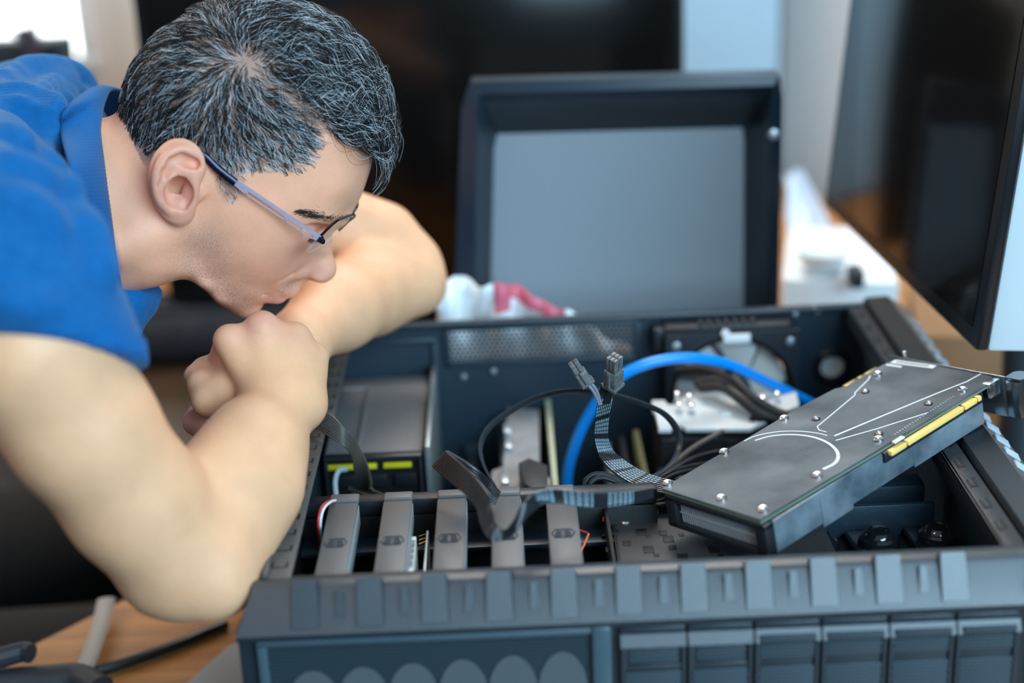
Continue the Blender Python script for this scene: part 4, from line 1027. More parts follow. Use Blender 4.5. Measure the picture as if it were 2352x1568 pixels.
def smin(a, b, k):
    if k <= 0: return np.minimum(a, b)
    h = np.maximum(k-np.abs(a-b), 0)/k
    return np.minimum(a, b)-h*h*h*k/6
def f_cone(a, b, ra, rb, flat=None):
    """round cone from a to b. flat = (normal, factor): stretch space along normal so the section is flattened"""
    a = np.array(a, float); b = np.array(b, float)
    def fn(X, Y, Z):
        px, py, pz = X-a[0], Y-a[1], Z-a[2]; ba = b-a; L2 = ba@ba
        t = np.clip((px*ba[0]+py*ba[1]+pz*ba[2])/L2, 0, 1)
        qx, qy, qz = px-t*ba[0], py-t*ba[1], pz-t*ba[2]
        d2 = qx*qx+qy*qy+qz*qz
        if flat is not None:
            n = np.array(flat[0], float); n /= np.linalg.norm(n)
            dn = qx*n[0]+qy*n[1]+qz*n[2]
            d2 = d2+dn*dn*(flat[1]**2-1)
            return (np.sqrt(d2)-(ra+(rb-ra)*t))/(1+0.5*(flat[1]-1))
        return np.sqrt(d2)-(ra+(rb-ra)*t)
    r = max(ra, rb)
    return fn, np.minimum(a, b)-r, np.maximum(a, b)+r
def f_ell(c, r, R=None):
    c = np.array(c, float); r = np.array(r, float); R = np.eye(3) if R is None else np.array(R, float)
    def fn(X, Y, Z):
        p = (X-c[0], Y-c[1], Z-c[2])
        q = [R[i][0]*p[0]+R[i][1]*p[1]+R[i][2]*p[2] for i in range(3)]
        k0 = np.sqrt((q[0]/r[0])**2+(q[1]/r[1])**2+(q[2]/r[2])**2)
        k1 = np.sqrt((q[0]/r[0]**2)**2+(q[1]/r[1]**2)**2+(q[2]/r[2]**2)**2)+1e-6
        return k0*(k0-1)/k1
    m = r.max()
    return fn, c-m, c+m
def chain(g, pts, k=0.01, flat=None):
    for (a, ra), (b, rb) in zip(pts, pts[1:]):
        g.add(*f_cone(a, b, ra, rb, flat), k)
def surface(g, iso=0.0):
    """surface nets on the grid -> (verts, quads)"""
    f = g.f-iso; n = f.shape
    ins = f < 0
    c = np.zeros((n[0]-1, n[1]-1, n[2]-1), np.int8)
    for i in (0, 1):
        for j in (0, 1):
            for k in (0, 1):
                c += ins[i:n[0]-1+i, j:n[1]-1+j, k:n[2]-1+k]
    act = (c > 0) & (c < 8)
    idx = np.argwhere(act); m = len(idx)
    ids = np.full(act.shape, -1, np.int64); ids[act] = np.arange(m)
    acc = np.zeros((m, 3)); cnt = np.zeros(m)
    I, J, K = idx.T
    corners = [(a, b, d) for a in (0, 1) for b in (0, 1) for d in (0, 1)]
    for (a, b) in [(p, q) for p in corners for q in corners if p < q and sum(abs(p[t]-q[t]) for t in range(3)) == 1]:
        fa = f[I+a[0], J+a[1], K+a[2]].astype(float); fb = f[I+b[0], J+b[1], K+b[2]].astype(float)
        s = (fa < 0) != (fb < 0)
        t = np.where(s, fa/np.where(s, fa-fb, 1), 0)
        P = np.array(a)[None]+t[:, None]*(np.array(b)-np.array(a))[None]
        acc += P*s[:, None]; cnt += s
    verts = g.lo+(idx+acc/cnt[:, None])*g.h
    quads = []
    for ax in range(3):
        o1, o2 = [(1, 2), (2, 0), (0, 1)][ax]
        sl0 = [slice(1, n[t]-1) for t in range(3)]; sl0[ax] = slice(0, n[ax]-1)
        sl1 = list(sl0); sl1[ax] = slice(1, n[ax])
        a = ins[tuple(sl0)]; b = ins[tuple(sl1)]
        e = np.argwhere(a != b); 
        flip = a[tuple(e.T)]
        base = e.copy()
        for t in range(3):
            if t != ax: base[:, t] += 1
        def cell(d1, d2):
            q = base.copy(); q[:, o1] -= d1; q[:, o2] -= d2
            return ids[tuple(q.T)]
        Q = np.stack([cell(0, 0), cell(1, 0), cell(1, 1), cell(0, 1)], 1)
        Q[~flip] = Q[~flip][:, ::-1]
        quads.append(Q)
    Q = np.concatenate(quads); Q = Q[(Q >= 0).all(1)]
    return verts, Q
def relax(Vv, Q, it=2, lam=0.5):
    E = np.concatenate([Q[:, [0, 1]], Q[:, [1, 2]], Q[:, [2, 3]], Q[:, [3, 0]]])
    for _ in range(it):
        acc = np.zeros_like(Vv); cnt = np.zeros(len(Vv))
        for a, b in ((0, 1), (1, 0)):
            for t in range(3): acc[:, t] += np.bincount(E[:, a], Vv[E[:, b], t], len(Vv))
            cnt += np.bincount(E[:, a], minlength=len(Vv))
        Vv = Vv+lam*(acc/np.maximum(cnt, 1)[:, None]-Vv)
    return Vv
def np_mesh(name, Vv, Q, mats, parent=None):
    me = bpy.data.meshes.new(name)
    me.vertices.add(len(Vv)); me.vertices.foreach_set('co', Vv.astype(np.float32).ravel())
    me.loops.add(Q.size); me.loops.foreach_set('vertex_index', Q.astype(np.int32).ravel())
    me.polygons.add(len(Q)); me.polygons.foreach_set('loop_start', np.arange(0, Q.size, 4, dtype=np.int32))
    me.update(calc_edges=True); me.validate()
    me.polygons.foreach_set('use_smooth', np.ones(len(me.polygons), bool))
    for m in mats: me.materials.append(m)
    o = bpy.data.objects.new(name, me); COL.objects.link(o)
    if parent is not None: o.parent = parent
    return o
def nearest_field(P, pts, rads, amps):
    """sum of gaussians at pts"""
    out = np.zeros(len(P))
    for p, r, a in zip(pts, rads, amps):
        d2 = ((P-np.array(p))**2).sum(1); out += a*np.exp(-d2/(2*r*r))
    return out

# ---- head: outline of the middle plane and half widths
OUT = [(856, 345), (853, 380), (838, 428), (822, 466), (806, 494), (786, 515), (768, 530), (762, 545), (762, 570), (763, 603), (757, 630), (742, 642), (724, 640),
       (706, 634), (690, 634), (680, 648), (671, 662), (660, 669), (646, 672), (645, 680), (636, 688), (622, 692), (609, 692), (604, 702), (597, 713),
       (580, 723), (556, 722), (520, 695), (480, 650), (440, 610), (400, 570), (340, 540), (300, 480), (280, 400), (282, 330), (280, 270), (284, 220), (305, 160), (350, 95), (415, 45),
       (500, 12), (600, 8), (690, 30), (772, 82), (830, 168), (855, 262)]
INN = [  # pixel on the near side and its half width
 (835, 345, .030), (800, 330, .046), (760, 380, .054), (800, 430, .042), (770, 460, .048), (820, 420, .030), (700, 440, .060), (740, 490, .0535), (785, 490, .031), (770, 505, .040),
 (715, 505, .053), (690, 500, .0575), (650, 480, .064), (600, 470, .068), (520, 470, .070), (470, 430, .071),
 (700, 545, .0475), (715, 548, .043), (730, 545, .033), (745, 545, .020), (680, 560, .051), (650, 560, .0575), (610, 560, .063), (560, 550, .066), (500, 550, .065), (440, 540, .0625),
 (720, 585, .0200), (745, 590, .0095), (690, 590, .034), (660, 600, .046), (620, 610, .054), (580, 610, .058), (520, 610, .058), (460, 600, .057), (430, 590, .056),
 (738, 625, .0095), (715, 618, .0155), (690, 618, .0200), (670, 625, .030), (645, 640, .0345), (610, 645, .043), (565, 650, .047), (520, 650, .0500), (480, 640, .050),
 (660, 655, .0160), (640, 663, .0230), (618, 668, .027), (590, 680, .033), (600, 695, .019), (560, 690, .034), (520, 680, .042), (575, 710, .022), (540, 712, .027), (500, 690, .043), (460, 655, .050), (420, 620, .052),
 (640, 680, .0100), (622, 685, .0145),
 (430, 380, .0735), (430, 300, .0765), (430, 220, .076), (500, 300, .0765), (500, 200, .0735), (570, 380, .071), (580, 280, .072), (560, 180, .068), (640, 380, .067), (650, 280, .068), (650, 180, .062),
 (720, 340, .061), (730, 250, .058), (790, 270, .045), (700, 130, .048), (600, 90, .048), (500, 90, .052), (400, 130, .058), (350, 200, .060), (350, 300, .064), (320, 380, .055), (370, 450, .061), (310, 260, .044), (390, 520, .052), (330, 460, .05)]
pts2, val = [], []
poly = np.array([S(*p)[:2] for p in OUT])
cen = poly.mean(0)
nrm = []
for i in range(len(poly)):
    t = poly[(i+1) % len(poly)]-poly[i-1]; n_ = np.array([t[1], -t[0]]); n_ /= np.linalg.norm(n_); nrm.append(n_)
area2 = 0.5*np.sum(poly[:, 0]*np.roll(poly[:, 1], -1)-np.roll(poly[:, 0], -1)*poly[:, 1])
sg = 1 if area2 > 0 else -1
for p, n_ in zip(poly, nrm):
    pts2.append(p); val.append(0.0)
for i in range(0, len(poly), 2):
    pts2.append(poly[i]+sg*nrm[i]*0.022); val.append(-0.0022)
for (a, b, w) in INN:
    x, z, _ = S(a, b, w); pts2.append((x, z)); val.append(w*w)
pts2 = np.array(pts2); val = np.array(val)
def tps(P, Q):
    d2 = ((P[:, None]-Q[None])**2).sum(2)
    return d2*np.log(d2+1e-12)*0.5
N = len(pts2); SC = 20.0
A = np.zeros((N+3, N+3)); A[:N, :N] = tps(pts2*SC, pts2*SC)+np.eye(N)*1e-3
A[:N, N] = 1; A[:N, N+1:] = pts2; A[N, :N] = 1; A[N+1:, :N] = pts2.T
sol = np.linalg.solve(A, np.concatenate([val, [0, 0, 0]]))
def w2_at(Pq):
    out = np.zeros(len(Pq))
    for i in range(0, len(Pq), 20000):
        q = Pq[i:i+20000]; out[i:i+20000] = tps(q*SC, pts2*SC)@sol[:N]+sol[N]+q@sol[N+1:]
    return out
HL, HH = poly.min(0)-0.03, poly.max(0)+0.03
Hres = 0.002
HX = np.arange(HL[0], HH[0], Hres); HZ = np.arange(HL[1], HH[1], Hres)
HW = w2_at(np.array([(x, z) for x in HX for z in HZ])).reshape(len(HX), len(HZ))
HGX, HGZ = np.gradient(HW, Hres)
def bil(F, x, z):
    u = np.clip((x-HX[0])/Hres, 0, len(HX)-1.001); v = np.clip((z-HZ[0])/Hres, 0, len(HZ)-1.001)
    i = u.astype(int); j = v.astype(int); a = u-i; b = v-j
    return (F[i, j]*(1-a)*(1-b)+F[i+1, j]*a*(1-b)+F[i, j+1]*(1-a)*b+F[i+1, j+1]*a*b)
def head_w(x, z): return np.sqrt(np.maximum(bil(HW, np.atleast_1d(x), np.atleast_1d(z)), 1e-6))
def f_head(X, Y, Z):
    xx = np.broadcast_to(X[:, :, 0], (X.shape[0], 1))[:, 0]; zz = Z[0, 0]
    gx, gz = np.meshgrid(xx, zz, indexing='ij')
    w2 = bil(HW, gx, gz)[:, None, :]; g2 = (bil(HGX, gx, gz)**2+bil(HGZ, gx, gz)**2)[:, None, :]
    y = Y-YS
    F = y*y-w2
    return F/np.sqrt(4*y*y+g2+4e-4)
def sd(px, py, w, out=0.0):
    """point near the head side at pixel, half width w"""
    p = atY(px, py, YS-w-out); return p
def onh(px, py, out=0.0):
    """point on the near side of the head under a pixel"""
    lo, hi = 1.0, 1.4
    best = None
    for d in np.arange(1.08, 1.36, 0.001):
        p = atD(px, py, d); w2 = bil(HW, np.array([p[0]]), np.array([p[2]]))[0]
        if w2 > 0 and (p[1]-YS)**2 < w2: best = d; break
    if best is None: return atY(px, py, YS)
    p = atD(px, py, best); p[1] -= out
    return p

g = Grid((-0.43, YS-0.112, 0.27), (-0.095, YS+0.085, 0.62), 0.0014)
g.add(f_head, (-0.41, YS-.09, .27), (-.1, YS+.08, .61), 0.0)
# neck
NB = atD(150, 455, 1.24); NT = atD(395, 400, 1.265)
g.add(*f_cone(NB, atD(330, 455, 1.255), .066, .060), .03)
g.add(*f_cone(atD(330, 455, 1.255), NT, .060, .050), .03)
g.add(*f_cone(atD(420, 500, 1.21), atD(270, 560, 1.20), .012, .014), .03)      # neck muscle
g.add(*f_cone(atD(330, 560, 1.235), atD(240, 575, 1.24), .034, .036), .03)         # throat
# nose
for s_ in (-1, 1):
    def nz(px, py, w, r, k=.006):
        p = atY(px, py, YS-w); p[1] = YS+s_*w; g.add(*f_ell(p, r), k)
    nz(684, 618, .0135, (.0105, .0062, .0085), .007)                          # wing
    p = atY(712, 641, YS-.0085); p[1] = YS+s_*.0078; g.cut(*f_ell(p, (.0052, .0026, .0026)), .002)   # nostril
if True:
    g.add(*f_ell(atY(741, 617, YS), (.0105, .0095, .0100)), .010)
    g.add(*f_cone(atY(737, 560, YS), atY(740, 612, YS), .0052, .0085), .010)
    g.add(*f_cone(atY(690, 634, YS), atY(668, 655, YS), .0060, .0070), .010)
# lips
for s_ in (-1, 1):
    a = atY(662, 667, YS-.004); b = atY(634, 668, YS-.012)
    a[1] = YS+s_*.000; b[1] = YS+s_*.011
    g.add(*f_cone(a, b, .0042, .0020), .010)
    a = atY(638, 681, YS-.003); b = atY(622, 680, YS-.013); a[1] = YS; b[1] = YS+s_*.012
    g.add(*f_cone(a, b, .0050, .0024), .009)
    m1 = atY(647, 673, YS-.004); m2 = atY(604, 672, YS-.0245); m1[1] = YS-.0; m2[1] = YS+s_*.0265
    g.cut(*f_cone(m1, m2, .0008, .0004), .0050)
    m1 = atY(570, 682, YS-.033); m1[1] = YS+s_*.034
    # nasolabial fold
    m1 = atY(672, 628, YS-.023); m2 = atY(640, 655, YS-.034); m1[1] = YS+s_*.0240; m2[1] = YS+s_*.036
    g.cut(*f_cone(m1, m2, .0012, .0006), .007)
    # eye socket, ball, lids, brow ridge
    e = atY(717, 524, YS-.034)
    ec = np.array([e[0]-.004, YS+s_*.031, e[2]+.001])
    g.cut(*f_ell(ec+np.array([.006, s_*.006, .002]), (.013, .015, .010)), .008)
    EY = ec+np.array([-.0045, 0, .0005])
    g.add(*f_ell(EY, (.0142, .0142, .0142)), .006)
    fd = np.array([.72, 0, -.69]); ud = np.array([.69, 0, .72])
    g.cut(*f_ell(EY+fd*.0135-ud*.0030, (.0060, .0125, .0030), [fd, (0, 1, 0), ud]), .002)
    g.cut(*f_cone(EY+fd*.0118+ud*.0062-np.array([0, .010, 0]), EY+fd*.0118+ud*.0062+np.array([0, .010, 0]), .0008, .0008), .003)
    b0 = atY(792, 500, YS-.020); b1 = atY(745, 497, YS-.047); b2 = atY(705, 492, YS-.058)
    B = [np.array([q[0]-.004, YS+s_*w_, q[2]]) for q, w_ in ((b0, .016), (b1, .040), (b2, .0505))]
    g.add(*f_cone(B[0], B[1], .0050, .0052), .012); g.add(*f_cone(B[1], B[2], .0050, .003), .012)
# ear on each side (the far one mirrored)
EAR = lambda x, y: (320+x*.14025, 310+y*.14025)
def ep(x, y, w, s_): 
    p = atY(*EAR(x, y), YS-w); p[1] = YS+s_*w; return p
hel = [(1010, 560, .0755), (985, 440, .078), (900, 310, .081), (780, 245, .084), (650, 235, .0865), (530, 280, .089), (430, 370, .0915), (350, 490, .0935), (300, 640, .0945), (285, 800, .0945), (300, 950, .093), (360, 1090, .0905), (450, 1190, .087), (560, 1270, .083)]
anti = [(940, 560, .0775), (820, 600, .0815), (700, 625, .0845), (560, 680, .088), (450, 780, .0895), (420, 900, .0885), (480, 1030, .086), (590, 1110, .0835), (640, 1130, .082)]
EARC = []
for s_ in (-1, 1):
    c0 = ep(620, 760, .080, s_)
    # dish of the ear: flattened blobs under the rim
    for (x, y, w, r1, r2) in ((690, 470, .0820, .0185, .0200), (560, 700, .0855, .0185, .0250), (580, 950, .0840, .0175, .0230), (650, 1200, .0795, .0115, .0125)):
        p = ep(x, y, w, s_); g.add(*f_ell(p, (r1, .0042, r2)), .008)
    H = spline([ep(*q, s_) for q in hel], 3)
    for a, b in zip(H, H[1:]): g.add(*f_cone(a, b, .0036, .0036), .0030)
    A_ = spline([ep(*q, s_) for q in anti], 3)
    for a, b in zip(A_, A_[1:]): g.add(*f_cone(a, b, .0032, .0032), .004)
    # scapha groove between rim and inner ridge, triangular hollow, bowl, canal
    for q0, q1, r_ in (((900, 470, .0835), (700, 360, .0885), .0030), ((700, 360, .0885), (520, 430, .0925), .0028), ((520, 430, .0925), (400, 610, .0955), .0022), ((400, 610, .0955), (355, 830, .0965), .0019), ((355, 830, .0965), (400, 1020, .095), .0019)):
        g.cut(*f_cone(ep(*q0, s_), ep(*q1, s_), r_, r_), .003)
    for q0, q1, r_ in (((900, 470, .0835), (790, 440, .087), .0040), ((790, 440, .087), (660, 430, .090), .0032)):
        g.cut(*f_cone(ep(*q0, s_), ep(*q1, s_), r_, r_), .004)
    g.cut(*f_ell(ep(640, 930, .0865, s_), (.0110, .0085, .0135)), .005)
    g.cut(*f_ell(ep(760, 700, .0815, s_), (.0105, .0035, .0030)), .003)
    g.cut(*f_ell(ep(720, 1010, .082, s_), (.0045, .0110, .0105)), .003)
    g.cut(*f_ell(ep(745, 1130, .080, s_), (.0030, .0060, .0040)), .002)
    g.add(*f_ell(ep(860, 960, .0745, s_), (.0075, .0062, .0095)), .005)        # tragus
    g.add(*f_ell(ep(660, 1260, .0795, s_), (.0095, .0045, .0105)), .007)        # lobe
    g.add(*f_ell(ep(1010, 740, .071, s_), (.008, .0035, .012)), .008)
HV, HQ = surface(g); HV = relax(HV, HQ, 2, .5)
print('head verts', len(HV))

# ---- arms and hands
g2 = Grid((-0.60, -0.13, 0.10), (-0.02, 0.53, 0.56), 0.0021)
sh = atD(40, 700, .98)
R_ARM = [(atD(-60, 560, .995), .046), (atD(70, 800, .985), .050), (atD(190, 985, 1.01), .0455), (atD(310, 1150, 1.045), .0435), (atD(410, 1285, 1.075), .0385)]
chain(g2, R_ARM, .03)
g2.add(*f_cone(atD(395, 1290, 1.08), atD(495, 1335, 1.07), .0350, .0240), .03)           # point of the elbow
R_FORE = [(atD(455, 1255, 1.08), .040), (atD(540, 1120, 1.115), .0375), (atD(590, 1030, 1.14), .0325), (atD(628, 955, 1.165), .0262)]
chain(g2, R_FORE, .035)
g2.add(*f_cone(atD(515, 1300, 1.09), atD(600, 1130, 1.12), .0230, .0260), .03)
g2.add(*f_cone(atD(480, 1120, 1.10), atD(570, 1010, 1.13), .0240, .0230), .03)
WR = atD(640, 925, 1.17)
hand_n = atD(620, 830, 1.15)-atD(620, 830, 1.25); hand_n /= np.linalg.norm(hand_n)
# right hand: metacarpals fan from the wrist to the knuckles, fingers fold down behind
K = [((527, 782), 1.178, .0125), ((602, 752), 1.180, .0132), ((677, 776), 1.192, .0122), ((722, 822), 1.204, .0108)]
W0 = [((612, 905), 1.172), ((632, 908), 1.168), ((660, 912), 1.172), ((690, 915), 1.180)]
for (k_, d, r_), (w_, wd) in zip(K, W0):
    g2.add(*f_cone(atD(*w_, wd), atD(*k_, d), .0165, r_), .020)
g2.add(*f_cone(atD(640, 945, 1.17), atD(690, 930, 1.182), .0235, .019), .02)
g2.add(*f_ell(atD(640, 850, 1.195), (.034, .017, .034)), .015)
# tendons and knuckle caps
for (k_, d, r_) in K: g2.add(*f_ell(atD(k_[0], k_[1]-4, d-.004), (.0100, .0100, .0095)), .006)
FING = [  # proximal, middle, tip joints
 [((527, 782), 1.178, .0112), ((505, 832), 1.222, .0100), ((496, 890), 1.222, .0090), ((520, 930), 1.205, .0080)],
 [((602, 752), 1.180, .0116), ((592, 800), 1.232, .0104), ((575, 865), 1.240, .0094), ((580, 905), 1.222, .0084)],
 [((677, 776), 1.192, .0110), ((668, 820), 1.244, .0098), ((650, 880), 1.250, .0090), ((640, 915), 1.232, .0080)],
 [((722, 822), 1.204, .0098), ((716, 858), 1.246, .0088), ((700, 905), 1.252, .0080), ((680, 935), 1.236, .0072)]]
for F_ in FING:
    for a, b in zip(F_, F_[1:]): g2.add(*f_cone(atD(*a[0], a[1]), atD(*b[0], b[1]), a[2], b[2]), .004)
# thumb: leaves the side of the palm near its base
TH_ = [((600, 905), 1.185, .0165), ((535, 908), 1.190, .0150), ((478, 918), 1.190, .0118), ((462, 880), 1.200, .0100), ((468, 858), 1.212, .0088)]
for a, b in zip(TH_, TH_[1:]): g2.add(*f_cone(atD(*a[0], a[1]), atD(*b[0], b[1]), a[2], b[2]), .010)
g2.add(*f_cone(atD(560, 860, 1.198), atD(520, 890, 1.195), .016, .013), .02)
# left arm, its elbow on the rear rim of the case, its hand under the right one
L_UP = [(atD(330, 360, 1.43), .050), (atD(600, 450, 1.45), .044), (atD(800, 525, 1.475), .0320), (atD(880, 548, 1.485), .0300), (atD(940, 610, 1.485), .0270)]
chain(g2, L_UP, .03)
g2.add(*f_cone(atD(940, 600, 1.485), atD(958, 655, 1.475), .0260, .0245), .02)
L_FO = [(atD(935, 645, 1.475), .0300), (atD(850, 668, 1.445), .0375), (atD(775, 705, 1.39), .0355), (atD(690, 775, 1.325), .0270)]
chain(g2, L_FO, .035)
g2.add(*f_cone(atD(690, 790, 1.315), atD(590, 880, 1.262), .0255, .0240), .02, )
g2.add(*f_ell(atD(545, 900, 1.242), (.036, .020, .026)), .015)
LF = [[((560, 860), 1.262, .012), ((500, 900), 1.262, .0112), ((462, 945), 1.240, .0102), ((500, 965), 1.215, .009)],
      [((565, 890), 1.255, .012), ((505, 925), 1.250, .0112), ((452, 968), 1.225, .0108), ((490, 990), 1.200, .0095)],
      [((575, 925), 1.250, .0115), ((520, 955), 1.240, .0105), ((475, 990), 1.215, .0098), ((510, 1010), 1.190, .009)],
      [((585, 955), 1.245, .011), ((540, 985), 1.232, .0095), ((505, 1010), 1.210, .009), ((535, 1025), 1.188, .008)]]
for F_ in LF:
    for a, b in zip(F_, F_[1:]): g2.add(*f_cone(atD(*a[0], a[1]), atD(*b[0], b[1]), a[2], b[2]), .005)
LT = [((600, 850), 1.255, .013), ((530, 840), 1.240, .0115), ((470, 848), 1.222, .0098), ((447, 862), 1.208, .0088)]
for a, b in zip(LT, LT[1:]): g2.add(*f_cone(atD(*a[0], a[1]), atD(*b[0], b[1]), a[2], b[2]), .005)
AV, AQ = surface(g2); AV = relax(AV, AQ, 3, .5)
print('arm verts', len(AV))

# ---- trunk under the shirt (joins neck and arms)
g3 = Grid((-1.05, -0.22, 0.02), (-0.22, 0.62, 0.66), 0.007)
CH = atD(-80, 560, 1.27); HIP = np.array([-0.95, 0.22, 0.16])
g3.add(*f_cone(CH, HIP, .085, .115), .05)
g3.add(*f_cone(atD(-40, 470, 1.12), atD(40, 420, 1.40), .040, .040), .05)
g3.add(*f_cone(atD(-60, 560, 1.0), atD(20, 700, 1.0), .040, .040), .03)
g3.add(*f_cone(CH, NB, .075, .055), .04)
TV_, TQ = surface(g3); TV_ = relax(TV_, TQ, 2)

person = thing('person', 'grey-haired man in blue polo shirt leaning over the open computer, chin on fists', 'person', loc=(-0.75, 0.2, 0.0))
OFF = np.array([-0.75, 0.2, 0.0])
allV = np.concatenate([HV, AV, TV_])-OFF
allQ = np.concatenate([HQ, AQ+len(HV), TQ+len(HV)+len(AV)])

# ---- skin: warm base, redder ears, nose, lips, cheeks and knuckles; stubble; scalp
M_skin = bpy.data.materials.new('skin'); M_skin.use_nodes = True
nt = M_skin.node_tree; b = nt.nodes['Principled BSDF']
at_ = nt.nodes.new('ShaderNodeAttribute'); at_.attribute_name = 'tone'
tcs = nt.nodes.new('ShaderNodeTexCoord')
n1 = nt.nodes.new('ShaderNodeTexNoise'); n1.inputs['Scale'].default_value = 34; n1.inputs['Detail'].default_value = 4
nt.links.new(tcs.outputs['Object'], n1.inputs['Vector'])
mr = nt.nodes.new('ShaderNodeMapRange'); mr.inputs['From Min'].default_value = .35; mr.inputs['From Max'].default_value = .7; mr.inputs['To Min'].default_value = .93; mr.inputs['To Max'].default_value = 1.06
nt.links.new(n1.outputs['Fac'], mr.inputs['Value'])
mxs = nt.nodes.new('ShaderNodeVectorMath'); mxs.operation = 'SCALE'
nt.links.new(at_.outputs['Color'], mxs.inputs[0]); nt.links.new(mr.outputs[0], mxs.inputs['Scale'])
# stubble dots
at2 = nt.nodes.new('ShaderNodeAttribute'); at2.attribute_name = 'stubble'
vo = nt.nodes.new('ShaderNodeTexVoronoi'); vo.inputs['Scale'].default_value = 900
nt.links.new(tcs.outputs['Object'], vo.inputs['Vector'])
lt = nt.nodes.new('ShaderNodeMath'); lt.operation = 'LESS_THAN'; lt.inputs[1].default_value = 0.33
nt.links.new(vo.outputs['Distance'], lt.inputs[0])
ml = nt.nodes.new('ShaderNodeMath'); ml.operation = 'MULTIPLY'
nt.links.new(lt.outputs[0], ml.inputs[0]); nt.links.new(at2.outputs['Fac'], ml.inputs[1])
mx2 = nt.nodes.new('ShaderNodeMix'); mx2.data_type = 'RGBA'
nt.links.new(ml.outputs[0], mx2.inputs['Factor']); nt.links.new(mxs.outputs[0], mx2.inputs['A']); mx2.inputs['B'].default_value = (.10, .09, .09, 1)
nt.links.new(mx2.outputs['Result'], b.inputs['Base Color'])
b.inputs['Roughness'].default_value = 0.47
b.inputs['Subsurface Weight'].default_value = 0.22
b.inputs['Subsurface Radius'].default_value = (1.0, .35, .2); b.inputs['Subsurface Scale'].default_value = 0.006
b.inputs['Specular IOR Level'].default_value = 0.42
n2 = nt.nodes.new('ShaderNodeTexNoise'); n2.inputs['Scale'].default_value = 1100; n2.inputs['Detail'].default_value = 3
n3 = nt.nodes.new('ShaderNodeTexNoise'); n3.inputs['Scale'].default_value = 220; n3.inputs['Detail'].default_value = 2
nt.links.new(tcs.outputs['Object'], n2.inputs['Vector']); nt.links.new(tcs.outputs['Object'], n3.inputs['Vector'])
ad = nt.nodes.new('ShaderNodeMath'); ad.operation = 'ADD'; nt.links.new(n2.outputs['Fac'], ad.inputs[0]); nt.links.new(n3.outputs['Fac'], ad.inputs[1])
bp = nt.nodes.new('ShaderNodeBump'); bp.inputs['Strength'].default_value = .30; bp.inputs['Distance'].default_value = .0008
nt.links.new(ad.outputs[0], bp.inputs['Height']); nt.links.new(bp.outputs[0], b.inputs['Normal'])

body = np_mesh('body', allV, allQ, [M_skin], person)
W_ = allV+OFF
col = np.tile(np.array([.85, .455, .255]), (len(W_), 1))
nH = len(HV)
def blend(col, c, a):
    a = np.clip(a, 0, 1)[:, None]; return col*(1-a)+np.array(c)*a
red = nearest_field(W_, [sd(660, 600, .04), sd(730, 610, .01), atD(600, 735, 1.17), atD(675, 760, 1.18), atD(530, 770, 1.17), sd(300, 520, .06), sd(350, 300, .09)], [.018, .012, .011, .010, .011, .012, .001], [.35, .5, .65, .4, .4, .25, 0])
earm = (np.abs(W_[:, 1]-YS) > head_w(W_[:, 0], W_[:, 2])+.0035) & (np.arange(len(W_)) < nH)
ear_d = np.linalg.norm(W_[:, [0, 2]]-ep(620, 760, .085, -1)[[0, 2]], axis=1)
red = red+.55*np.exp(-(ear_d/.034)**6)*np.clip((np.abs(W_[:, 1]-YS)-head_w(W_[:, 0], W_[:, 2])-.0035)/.004, 0, 1)*earm
col = blend(col, (.94, .43, .275), np.where(np.arange(len(W_)) < nH, .8, 0))
lower_hand = nearest_field(W_, [atD(455, 960, 1.21), atD(455, 870, 1.2)], [.02, .012], [.9, .4])
red = red+lower_hand
col = blend(col, (.70, .29, .215), red)
lips = nearest_field(W_, [sd(640, 681, .006), sd(628, 679, .013), sd(616, 675, .019)], [.0042, .0042, .0032], [1, .9, .6])
lips += nearest_field(W_, [sd(662, 668, .006), sd(645, 668, .014)], [.0022, .0022], [.4, .4])
col = blend(col, (.62, .22, .20), lips*.8)
# scalp is paler
sk_ = np.where(np.arange(len(W_)) < nH, 1, 0)
st = nearest_field(W_, [sd(520, 690, .04), sd(560, 705, .03), sd(480, 650, .05), sd(440, 590, .056), sd(470, 540, .064), sd(655, 655, .014), sd(670, 645, .01), sd(530, 715, .02), sd(560, 660, .045), sd(500, 600, .06)],
                   [.013, .012, .015, .016, .012, .007, .006, .012, .014, .018], [.45, .5, .4, .35, .35, .8, .5, .6, .15, .15])
st = np.clip(st, 0, 1)*sk_
col = blend(col, (.36, .25, .22), st*.35)
# scalp under the hair is darkened by the cut hair in it
hq = np.stack([W_[:, 0], 2*YS-np.maximum(W_[:, 1], 2*YS-W_[:, 1])-0.0, W_[:, 2]], 1)
hq[:, 1] = YS-np.abs(W_[:, 1]-YS)
qq = hq-CAM; dd = qq@_f; hpx = RESX/2+FPX*(qq@_r)/dd; hpy = RESY/2-FPX*(qq@_u)/dd
def inpoly(x, y, poly):
    c = np.zeros(len(x), bool); n = len(poly)
    for i in range(n):
        x1, y1 = poly[i]; x2, y2 = poly[(i+1) % n]
        c ^= ((y1 > y) != (y2 > y)) & (x < (x2-x1)*(y-y1)/(y2-y1+1e-9)+x1)
    return c
HAIR = [(232, 335), (262, 372), (300, 384), (340, 376), (366, 352), (390, 336), (430, 326), (470, 340), (492, 375), (505, 430), (520, 462), (545, 452), (548, 405), (570, 384), (620, 388), (672, 392), (706, 372), (724, 330), (722, 292), (742, 285), (775, 318), (815, 338), (870, 352), (990, 352), (1010, -260), (100, -260), (150, 200)]
hm = np.zeros(len(W_))
for dx_, dy_ in ((0, 0), (10, 0), (-10, 0), (0, 10), (0, -10), (7, 7), (-7, -7), (7, -7), (-7, 7)):
    hm += inpoly(hpx+dx_, hpy+dy_, HAIR)/9.0
hm = hm*sk_*(~earm)
col = blend(col, (.20, .145, .125), hm*.72)
ca = body.data.color_attributes.new('tone', 'FLOAT_COLOR', 'POINT')
